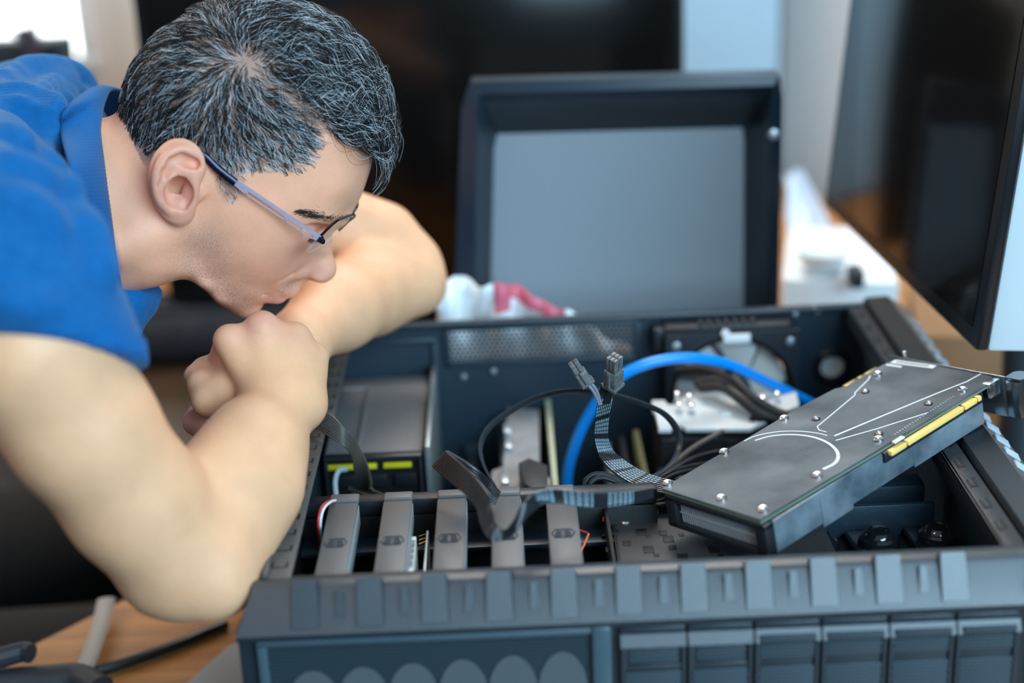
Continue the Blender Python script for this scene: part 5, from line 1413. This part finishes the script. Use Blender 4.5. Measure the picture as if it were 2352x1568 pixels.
ca.data.foreach_set('color', np.concatenate([col, np.ones((len(col), 1))], 1).astype(np.float32).ravel())
sa = body.data.attributes.new('stubble', 'FLOAT', 'POINT'); sa.data.foreach_set('value', (st*.9).astype(np.float32))

# ---- trousers and legs under the desk edge
g5 = Grid((-1.16, .12, FZ-.02), (-.18, 1.02, .14), .010)
g5.add(*f_cone((-.98, .25, .02), (-.98, .50, -.06), .13, .13), .05)
for (y0, y1) in ((.38, .50), (.60, .86)):
    g5.add(*f_cone((-.98, y0, -.13), (-.38, y1, -.15), .105, .080), .05)
    g5.add(*f_cone((-.38, y1, -.15), (-.42, y1, FZ+.06), .078, .052), .05)
    g5.add(*f_cone((-.42, y1, FZ+.04), (-.28, y1, FZ+.035), .040, .035), .02)
PV, PQ = surface(g5); PV = relax(PV, PQ, 2)
np_mesh('trousers', PV-OFF, PQ, [mat('black_trouser_cloth', (.006, .005, .0045), .9)], person)
# ---- eyes
M_eye = mat('eye_white', (.78, .76, .74), .12, coat=.6)
M_iris = mat('brown_iris', (.05, .03, .02), .1, coat=1.0)
for s_ in (-1, 1):
    c = np.array([EY[0], YS+s_*.031, EY[2]])
    bm = bmesh.new(); lathe(bm, [(0, -.0130), (.0065, -.0113), (.0113, -.0065), (.0130, 0), (.0113, .0065), (.0065, .0113), (.0055, .0119), (0, .0121)], c, frame_for(V(fd-ud*.35)), 24, 0, False)
    for f in bm.faces:
        if (f.calc_center_median()-V(c)).normalized().dot(V(fd-ud*.35).normalized()) > .88: f.material_index = 1
    obj('eye', bm, [M_eye, M_iris], person)

# ---- polo shirt
M_shirt = mat('blue_pique_cotton', (.005, .100, .29), .85, spec=.15, noise=(160, (.010, .140, .37), .5), sheen=.10)
nt = M_shirt.node_tree; b = nt.nodes['Principled BSDF']
t_ = nt.nodes.new('ShaderNodeTexCoord'); wv = nt.nodes.new('ShaderNodeTexWave'); wv.wave_type = 'BANDS'; wv.bands_direction = 'Z'; wv.inputs['Scale'].default_value = 180; wv.inputs['Distortion'].default_value = 1.5
nt.links.new(t_.outputs['Object'], wv.inputs['Vector'])
bp = nt.nodes.new('ShaderNodeBump'); bp.inputs['Strength'].default_value = .35; bp.inputs['Distance'].default_value = .0006
nt.links.new(wv.outputs['Fac'], bp.inputs['Height']); nt.links.new(bp.outputs[0], b.inputs['Normal'])
M_rib = mat('blue_ribbed_knit', (.005, .105, .31), .85, spec=.15, sheen=.08)
g4 = Grid((-1.10, -0.24, 0.04), (-0.19, 0.60, 0.62), 0.0034)
gird = [(atD(-80, 500, 1.07), .066), (atD(-40, 410, 1.24), .072), (atD(70, 325, 1.40), .074)]
chain(g4, gird, .05)
g4.add(*f_cone(atD(-70, 560, 1.27), np.array([-0.98, 0.22, 0.17]), .104, .150), .06)
g4.add(*f_cone(atD(10, 470, 1.25), atD(95, 455, 1.25), .090, .055), .05)
SLV = [(atD(-90, 520, .975), .060), (atD(0, 640, .980), .0570), (atD(80, 760, .988), .0535), (atD(135, 850, .995), .054)]
chain(g4, SLV, .04)
g4.add(*f_cone(atD(60, 560, 1.13), atD(140, 600, 1.22), .042, .016), .04)
g4.add(*f_cone(atD(188, 640, 1.19), atD(236, 738, 1.185), .016, .0120), .03)
g4.add(*f_cone(atD(250, 745, 1.18), atD(288, 770, 1.165), .0130, .0080), .015)
g4.add(*f_cone(atD(222, 690, 1.22), atD(242, 785, 1.20), .016, .010), .02)
# far side of the open front, hanging cloth
c_ = [atD(300, 690, 1.245), atD(355, 672, 1.275), atD(300, 780, 1.25)]
g4.add(*f_cone(c_[0], c_[1], .012, .005), .015); g4.add(*f_cone(c_[0], c_[2], .012, .005), .015); g4.add(*f_cone(c_[1], c_[2], .0045, .0045), .015)
g4.add(*f_cone(atD(250, 700, 1.24), atD(330, 700, 1.262), .022, .009), .02)
def march(gr, px, py, d0=.85, d1=1.6):
    for d in np.arange(d0, d1, .0015):
        p = atD(px, py, d); i = np.round((p-gr.lo)/gr.h).astype(int)
        if np.all(i >= 0) and np.all(i < gr.n) and gr.f[tuple(i)] < 0: return p
    return None
def fold(px, r, depth=0.0, k=.014, cutit=False):
    P = [march(g4, *q) for q in spline(px, 3)]; P = [p for p in P if p is not None]
    n = len(P)
    for i in range(n-1):
        if np.linalg.norm(P[i+1]-P[i]) > .05: continue
        t0 = math.sin(math.pi*(i+.5)/n)**.6; rr = r*1.3*(.35+.65*t0)
        a = P[i]+ray(200, 300)*depth*t0; b_ = P[i+1]+ray(200, 300)*depth*t0
        (g4.cut if cutit else g4.add)(*f_cone(a, b_, rr, rr), k)
fold([(10, 175), (70, 160), (150, 165), (200, 195), (250, 215)], .009, .002)
fold([(60, 240), (90, 212), (130, 192), (160, 182)], .007, .002)
fold([(0, 215), (50, 225), (90, 250), (125, 290), (140, 330)], .009, .003)
fold([(0, 300), (50, 335), (100, 380), (150, 425)], .008, .003)
fold([(10, 365), (60, 392), (110, 420), (150, 445)], .006, .003)
fold([(95, 250), (130, 232), (190, 225), (240, 232)], .006, .001)
fold([(170, 420), (188, 500), (215, 570), (238, 640)], .008, .003)
fold([(0, 240), (60, 262), (100, 305), (125, 360)], .006, -.001, .012, True)
fold([(0, 195), (70, 190), (110, 222)], .005, -.001, .012, True)
fold([(165, 205), (215, 218), (248, 232)], .004, -.001, .010, True)
fold([(0, 450), (70, 470), (130, 520)], .006, .003)
fold([(0, 690), (50, 700), (110, 705)], .005, .002)
# hem plane of the sleeve: open below it
ax_ = np.array(SLV[3][0])-np.array(SLV[2][0]); ax_ /= np.linalg.norm(ax_)
hp = atD(140, 772, .93); hn = np.cross(atD(0, 777, .945)-hp, atD(280, 830, 1.0)-hp); hn /= np.linalg.norm(hn)
if hn@ax_ < 0: hn = -hn
def f_hem(X, Y, Z):
    d = (X-hp[0])*hn[0]+(Y-hp[1])*hn[1]+(Z-hp[2])*hn[2]
    e = np.sqrt((X-SLV[3][0][0])**2+(Y-SLV[3][0][1])**2+(Z-SLV[3][0][2])**2)-.11
    return np.maximum(-d, e)
g4.cut(f_hem, np.array(SLV[3][0])-.12, np.array(SLV[3][0])+.12, .003)
SV, SQ = surface(g4); SV = relax(SV, SQ, 3, .5)
shirt = np_mesh('polo_shirt', SV-OFF, SQ, [M_shirt], person)
print('shirt verts', len(SV))
# collar band with knitted ribs
CE = [(306, 738, 1.166), (290, 706, 1.168), (277, 674, 1.170), (268, 616, 1.176), (255, 510, 1.182), (238, 380, 1.195), (230, 300, 1.212), (240, 236, 1.240), (262, 206, 1.280), (300, 230, 1.32), (335, 330, 1.345), (345, 470, 1.345), (342, 600, 1.32), (350, 660, 1.29)]
CO = [(257, 750, 1.150), (249, 706, 1.142), (240, 660, 1.138), (222, 600, 1.130), (190, 500, 1.128), (160, 385, 1.140), (140, 305, 1.165), (150, 252, 1.205), (190, 225, 1.27), (235, 250, 1.34), (270, 330, 1.38), (285, 470, 1.385), (290, 600, 1.36), (300, 680, 1.32)]
def near_d(gr, px, py, d, off):
    p = march(gr, px, py)
    return d if p is None else float(np.clip((p-CAM)@_f-off, d-.035, d+.012))
def put(q, off, gr, dx=0):
    return atD(q[0], q[1], near_d(gr, q[0]+dx, q[1], q[2], off))
CEp = [atD(q[0], q[1], q[2]-.010) if i < 6 else put(q, .0080, g, 14) if i < 8 else atD(*q) for i, q in enumerate(CE)]
COp = [atD(q[0], q[1], q[2]-.004) if i < 5 else put(q, .0045, g4) if i < 9 else atD(*q) for i, q in enumerate(CO)]
print('collar', [round(float((p-CAM)@_f), 3) for p in CEp], [round(float((p-CAM)@_f), 3) for p in COp])
ce = spline(CEp, 40); co = spline(COp, 40)
bm = bmesh.new(); n_ = len(ce); m_ = 10; rows = []
for i in range(n_):
    row = []
    a, b_ = np.array(ce[i]), np.array(co[i])
    t = np.array(ce[min(i+1, n_-1)])-np.array(ce[max(i-1, 0)]); nn = np.cross(t, b_-a); nn /= np.linalg.norm(nn)
    if nn@_f > 0 and i < n_*0.55: nn = -nn
    rib = .00028*math.sin(i*2*math.pi/3.0*1.0)
    for j in range(m_):
        u = j/(m_-1); bul = .0065*math.sin(math.pi*min(u*1.0, 1))*(1-.4*u)
        row.append(bm.verts.new(V(a*(1-u)+b_*u+nn*(bul+rib))))
    rows.append(row)
for A_r, B_r in zip(rows, rows[1:]):
    for j in range(m_-1): bm.faces.new([A_r[j], B_r[j], B_r[j+1], A_r[j+1]])
cob = obj('collar', bm, M_rib, shirt, angle=80)
md = cob.modifiers.new('thick', 'SOLIDIFY'); md.thickness = .0022; md.offset = 0
# ribbed sleeve hem
bm = bmesh.new(); C0 = np.array(SLV[2][0])
# ring where the sleeve surface meets the hem plane
ux = np.cross(hn, [0, 0, 1]); ux /= np.linalg.norm(ux); uy = np.cross(hn, ux)
cpl = np.array(SLV[3][0]); cpl = cpl-hn*((cpl-hp)@hn)
cpl = cpl-0
rows = []
NR = 360
for i in range(NR):
    an = 2*math.pi*i/NR; dr = ux*math.cos(an)+uy*math.sin(an); row = []
    for off_ in (-.0150, -.010, -.005, .0, .0022):
        base = cpl+hn*off_; r0 = .02
        while r0 < .12:
            p = base-hn*(.004 if off_ >= -.004 else 0)+dr*r0; ii = np.round((p-g4.lo)/g4.h).astype(int)
            if np.any(ii < 0) or np.any(ii >= g4.n) or g4.f[tuple(ii)] > 0: break
            r0 += .001
        row.append(r0)
    rows.append(row)
R_ = np.array(rows); kk = np.ones(25)/25
for j in range(R_.shape[1]): R_[:, j] = np.convolve(np.concatenate([R_[-12:, j], R_[:, j], R_[:12, j]]), kk, 'valid')
vv = []
for i in range(NR):
    an = 2*math.pi*i/NR; dr = ux*math.cos(an)+uy*math.sin(an)
    vv.append([bm.verts.new(V(cpl+hn*off_+dr*(min(R_[i, j], .058)+.0008+.0003*math.sin(i*2*math.pi/3)-(.003 if j == 4 else 0)))) for j, off_ in enumerate((-.0150, -.010, -.005, .0, .0022))])
for i in range(NR):
    A_r, B_r = vv[i], vv[(i+1) % NR]
    for j in range(4): bm.faces.new([A_r[j], B_r[j], B_r[j+1], A_r[j+1]])
obj('sleeve_hem', bm, M_rib, shirt, angle=80)
bm = bmesh.new(); pb = march(g4, 276, 792, 1.12)
if pb is not None:
    lathe(bm, [(0, .0018), (.0035, .0020), (.0050, .0012), (.0052, 0), (0, 0)], pb, frame_for(V(-ray(272, 797))), 20)
    obj('button', bm, mat('maroon_button', (.12, .015, .02), .3), shirt)
else: bm.free()

# ---- glasses, worn: a thing of their own
M_temple = mat('pale_violet_metal', (.66, .58, .72), .35, .55)
M_rimg = mat('dark_frame_metal', (.03, .03, .05), .25, .8)
M_lens = mat('lens_glass', (.75, .85, .80), .03, alpha=.16, spec=.8)
def gp(px, py, w, s_=-1):
    p = atY(px, py, YS-w); p[1] = YS+s_*w; return p
GB = atY(740, 545, YS)
gl = thing('eyeglasses', 'metal eyeglasses with slim slotted temple arms on the man', 'glasses', loc=GB)
for s_ in (-1, 1):
    A0 = gp(541, 420, .0770, s_); A1 = gp(733, 549, .0690, s_)
    t = V(A1-A0).normalized(); up = V((0, s_*1.0, 0)).cross(t); up = up if up.z > 0 else -up; up.normalize(); sd_ = t.cross(up).normalized()
    L = (V(A1)-V(A0)).length
    M4 = Matrix((t, up, sd_)).transposed().to_4x4(); M4.translation = V(A0)-sd_*.0006
    bm = bmesh.new()
    h = .0031
    # slotted bar: rails and bridges
    def seg_(x0, x1, y0, y1):
        prism(bm, [(x0, y0), (x1, y0), (x1, y1), (x0, y1)], .0012, M4)
    seg_(0, L, .0002, h); seg_(.010, L, -h, -.0022)
    prism(bm, [(0, -.0018), (.010, -h), (.012, -h), (.012, .0004), (0, .0004)], .0012, M4)
    seg_(L*.60, L*.62, -h, .0003); seg_(L*.94, L, -h, .0003)
    seg_(0.012, L*.3, -.0023, -.0012) if False else None
    ta = obj('temple_arm', bm, M_temple, gl)
    bm = bmesh.new(); T0 = gp(541, 420, .0772, s_)
    tube(bm, spline([T0, gp(500, 388, .0772, s_), gp(468, 358, .0768, s_), gp(425, 338, .0755, s_), gp(385, 345, .072, s_), gp(366, 366, .068, s_)], 6), [.0026]*25+[.0034]*6, 10, sy=1.2)
    obj('temple_tip', bm, M_rimg, gl, label='black plastic temple tip')
    # lens with a dark half rim
    Ltop = gp(770, 511, .0665, s_); Lbot = gp(699, 585, .0665, s_)
    uv_ = V(Ltop-Lbot); H_ = uv_.length; uv_.normalize()
    inn = V((0.012, -s_*.052, -0.0085)); W_l = inn.length; inn.normalize()
    nn_ = uv_.cross(inn).normalized()
    M5 = Matrix((inn, uv_, nn_)).transposed().to_4x4(); M5.translation = V(Lbot)
    shp = [(.006, 0), (.0, .008), (0, H_*.72), (.004, H_*.97), (.014, H_), (W_l-.010, H_*.97), (W_l, H_*.8), (W_l-.002, H_*.35), (W_l-.012, .002), (W_l*.5, -.001)]
    sp = [tuple(q) for q in spline([np.array(q) for q in shp], 5, closed=True)]
    bm = bmesh.new(); prism(bm, sp, .0018, M5); obj('lens', bm, M_lens, gl)
    bm = bmesh.new(); rp = [M5 @ V((q[0], q[1], .0009)) for q in sp if q[1] > H_*.42]
    rp = sorted(rp, key=lambda v: 0) 
    # keep ring order: rotate so the gap is at the ends
    idx = [i for i, q in enumerate(sp) if q[1] > H_*.42]
    st_ = next((k for k in range(len(idx)) if idx[k]-idx[k-1] not in (1,) and idx[k]-idx[k-1] != 1-len(sp)), 0)
    order = idx[st_:]+idx[:st_]
    tube(bm, [M5 @ V((sp[i][0], sp[i][1], .0009)) for i in order], .0011, 8); obj('rim', bm, M_rimg, gl)
    bm = bmesh.new()
    tube(bm, [V(A1)-t*.001, V(A1)+t*.003, M5 @ V((0.001, H_*.52, .001))], .0026, 8); obj('hinge', bm, M_rimg, gl)
    if s_ == -1: BR0 = M5 @ V((W_l, H_*.72, .0009))
    else: BR1 = M5 @ V((W_l, H_*.72, .0009))
bm = bmesh.new(); tube(bm, spline([BR0, (BR0+BR1)/2+V((.004, 0, .001)), BR1], 6), .0011, 8); obj('bridge', bm, M_rimg, gl)
# ---- hair, eyebrows and lashes as real strands
rng = np.random.default_rng(7)
def prj(P):
    q = P-CAM; d = q@_f
    return RESX/2+FPX*(q@_r)/d, RESY/2-FPX*(q@_u)/d
def strands(name, roots, P, rad, colr, parent):
    n, k = P.shape[0], P.shape[1]
    hc = bpy.data.hair_curves.new(name)
    hc.add_curves([k]*n)
    hc.attributes['position'].data.foreach_set('vector', P.reshape(-1).astype(np.float32))
    ra = hc.attributes.new('radius', 'FLOAT', 'POINT')
    ra.data.foreach_set('value', (rad[:, None]*np.linspace(1, .45, k)[None]).reshape(-1).astype(np.float32))
    cc = hc.attributes.new('tint', 'FLOAT_COLOR', 'CURVE')
    cc.data.foreach_set('color', np.concatenate([colr, np.ones((n, 1))], 1).reshape(-1).astype(np.float32))
    hc.materials.append(M_hair)
    o = bpy.data.objects.new(name, hc); COL.objects.link(o); o.parent = parent
    return o
M_hair = bpy.data.materials.new('hair'); M_hair.use_nodes = True
nt = M_hair.node_tree; b = nt.nodes['Principled BSDF']
a_ = nt.nodes.new('ShaderNodeAttribute'); a_.attribute_name = 'tint'
nt.links.new(a_.outputs['Color'], b.inputs['Base Color']); b.inputs['Roughness'].default_value = .45; b.inputs['Specular IOR Level'].default_value = .28

NS = 420000
x = rng.uniform(HX[0], HX[-1], NS); z = rng.uniform(HZ[0], HZ[-1], NS)
w2 = bil(HW, x, z); ok = w2 > 2e-6; x, z, w2 = x[ok], z[ok], w2[ok]
w = np.sqrt(w2); gx = bil(HGX, x, z)/(2*w); gz = bil(HGZ, x, z)/(2*w)
J = np.sqrt(1+gx**2+gz**2)
s_ = np.where(rng.random(len(x)) < .62, -1.0, 1.0)
keep = rng.random(len(x)) < np.minimum(J/6.0, 1)*1.15
x, z, w, gx, gz, s_, J = [q[keep] for q in (x, z, w, gx, gz, s_, J)]
nearP = np.stack([x, YS-w, z], 1); px, py = prj(nearP)
m = inpoly(px, py, HAIR)
# soft hairline
m &= (rng.random(len(px)) > 0.0)
# thin streak of scalp along the parting
def segd(px, py, a, b):
    a = np.array(a, float); b = np.array(b, float); d = b-a; t = np.clip(((px-a[0])*d[0]+(py-a[1])*d[1])/(d@d), 0, 1)
    return np.hypot(px-a[0]-t*d[0], py-a[1]-t*d[1]), t
d1, _t = segd(px, py, (570, 140), (640, 205)); d2, _t = segd(px, py, (640, 205), (735, 290))
thin = np.maximum(np.exp(-(d1/16)**2), np.exp(-(d2/17)**2)*.9)*(s_ < 0)
m &= rng.random(len(px)) > thin*.93
x, z, w, gx, gz, s_, px, py = [q[m] for q in (x, z, w, gx, gz, s_, px, py)]
n = len(x); print('strands', n)
root = np.stack([x, YS+s_*w, z], 1)
N_ = np.stack([-gx, s_, -gz], 1); N_ /= np.linalg.norm(N_, axis=1)[:, None]
# flow: away from the whorl, side hair swept forward, top hair swept forward
wx, wy = 570.0, 140.0
rx, ry = px-wx, py-wy; rl = np.hypot(rx, ry)+1e-6
rx, ry = rx/rl, ry/rl
above = (ry*(735-570)-rx*(290-140)) < 0              # above the parting
front = np.clip((px-430)/220, 0, 1)
tp = above*np.clip((px-540)/150, 0, 1)
fx = rx+1.15*front*(1-tp); fy = ry+.25*front*(1-tp)
fx = fx*(1-tp)+1.0*tp; fy = fy*(1-tp)+(.10+.05*np.clip((px-700)/200, 0, 1))*tp
back = np.clip((430-px)/150, 0, 1)
fx = fx-back*.3; fy = fy+back*.45
fl = np.hypot(fx, fy)+1e-6; fx, fy = fx/fl, fy/fl
# clumps share a direction offset
cs = 12.0
def hsh(a, b, k): 
    v = np.sin(a*127.1+b*311.7+k*74.7)*43758.5453; return v-np.floor(v)
ci = np.floor((px+6*np.sin(py/9))/cs); cj = np.floor((py+6*np.sin(px/11))/cs)
ang = (hsh(ci, cj, 1)-.5)*1.0+rng.normal(0, .30, n)
ca_, sa_ = np.cos(ang), np.sin(ang); fx, fy = fx*ca_-fy*sa_, fx*sa_+fy*ca_
T = fx[:, None]*_r[None]+(-fy)[:, None]*_u[None]
T[s_ > 0, 1] *= -1                                      # mirrored on the far side
T = T-N_*(T*N_).sum(1)[:, None]; T /= np.linalg.norm(T, axis=1)[:, None]+1e-9
B_ = np.cross(N_, T)
# length by region
top = above*np.clip((px-480)/140, 0, 1)
length = .0175+.0200*top+.016*np.clip((px-740)/90, 0, 1)*above
hl = np.clip((py-290)/90, 0, 1)*(~above)
length = length*(1-.50*hl)
sb = np.exp(-(((px-525)/32)**2+((py-430)/45)**2)); length *= (1-.35*sb)
length *= rng.uniform(.65, 1.15, n)
lift = np.where(above, 1.15+.5*np.clip((px-640)/100, 0, 1), .48)*(1-.35*hl)*rng.uniform(.7, 1.3, n)
lift = np.where(back > .2, lift*1.0, lift)
k_ = 9; P = np.zeros((n, k_, 3)); P[:, 0] = root-N_*.0005
ph = hsh(ci, cj, 2)*6.28+rng.normal(0, .5, n); amp = (.30+.70*top)*rng.uniform(.5, 1.3, n); fr = rng.uniform(2.5, 4.5, n)*(1+top*.5)
for i in range(1, k_):
    t = i/(k_-1)
    d = T*(.75+.5*t)+N_*(lift*(1-t)**1.2-.55*t*top-.06*t)[:, None]+B_*(amp*np.sin(ph+t*fr))[:, None]
    d[:, 2] -= .10*t
    d += rng.normal(0, .05, (n, 3))
    d /= np.linalg.norm(d, axis=1)[:, None]
    P[:, i] = P[:, i-1]+d*(length/(k_-1))[:, None]
cid = (ci*1000+cj)*2+(s_ > 0); _, inv = np.unique(cid, return_inverse=True)
cnt = np.bincount(inv)
for i in range(1, k_):
    t = i/(k_-1)
    mean = np.stack([np.bincount(inv, P[:, i, c_])/cnt for c_ in range(3)], 1)[inv]
    P[:, i] += (mean-P[:, i])*(.62*t**.8)
grey = rng.random(n) < (.16+.16*np.clip((px-400)/300, 0, 1)+.30*hl)*(.30+1.3*hsh(ci, cj, 5))*(1-.25*top)
sh_ = rng.uniform(.75, 1.25, n)[:, None]
colr = np.where(grey[:, None], np.array([[.62, .66, .70]]), np.array([[.008, .007, .008]]))*sh_
rad = np.where(grey, rng.uniform(.00010, .00016, n), rng.uniform(.00012, .00019, n))
strands('hair', root, P-OFF, rad, colr, person)
# eyebrows, both sides
for s0 in (-1, 1):
    nb = 1200
    u = rng.random(nb)**.75; 
    cxs = np.interp(u, [0, .25, .6, 1], [688, 715, 760, 804]); cys = np.interp(u, [0, .25, .6, 1], [484, 491, 499, 499])
    th = np.interp(u, [0, .3, .7, 1], [4, 9, 10, 8]); cys = cys+rng.normal(0, .5, nb)*th
    roots = [march(g, a, c, 1.1, 1.36) for a, c in zip(cxs, cys)]
    roots = np.array([onh(a, c) if p is None else p for p, a, c in zip(roots, cxs, cys)])
    roots[:, 1] -= .001
    sgn = 1 if s0 < 0 else -1
    R2 = roots.copy(); 
    if s0 > 0: R2[:, 1] = 2*YS-roots[:, 1]
    dirp = (-(.95)*_r[None]+(.05+.35*u[:, None])*_u[None]+rng.normal(0, .25, (nb, 1))*_u[None])
    if s0 > 0: dirp = dirp*np.array([[1, -1, 1]])
    outw = np.array([.35, s0*1.0, 0.1]); L_ = rng.uniform(.005, .009, nb)
    PB = np.zeros((nb, 5, 3)); PB[:, 0] = R2
    for i in range(1, 5):
        d = dirp+outw[None]*(.55-.2*i)+rng.normal(0, .1, (nb, 3)); d /= np.linalg.norm(d, axis=1)[:, None]
        PB[:, i] = PB[:, i-1]+d*(L_/4)[:, None]
    strands('eyebrow', R2, PB-OFF, np.full(nb, .00008), np.tile([[.015, .011, .01]], (nb, 1)), person)
    # upper lashes
    nl = 150; u = rng.uniform(-1, 1, nl)
    base = np.array([EY[0], YS+s0*.031, EY[2]])[None]+fd[None]*.0138*np.sqrt(1-(u[:, None]*.75)**2)+ud[None]*.0006+np.array([[0, 1, 0]])*u[:, None]*.0105
    PL = np.zeros((nl, 4, 3)); PL[:, 0] = base
    for i in range(1, 4):
        d = fd[None]-ud[None]*(.55-.35*i)+np.array([[0, 1, 0]])*u[:, None]*.4+rng.normal(0, .08, (nl, 3)); d /= np.linalg.norm(d, axis=1)[:, None]
        PL[:, i] = PL[:, i-1]+d*.0024
    strands('eyelashes', base, PL-OFF, np.full(nl, .00012), np.tile([[.01, .008, .008]], (nl, 1)), person)
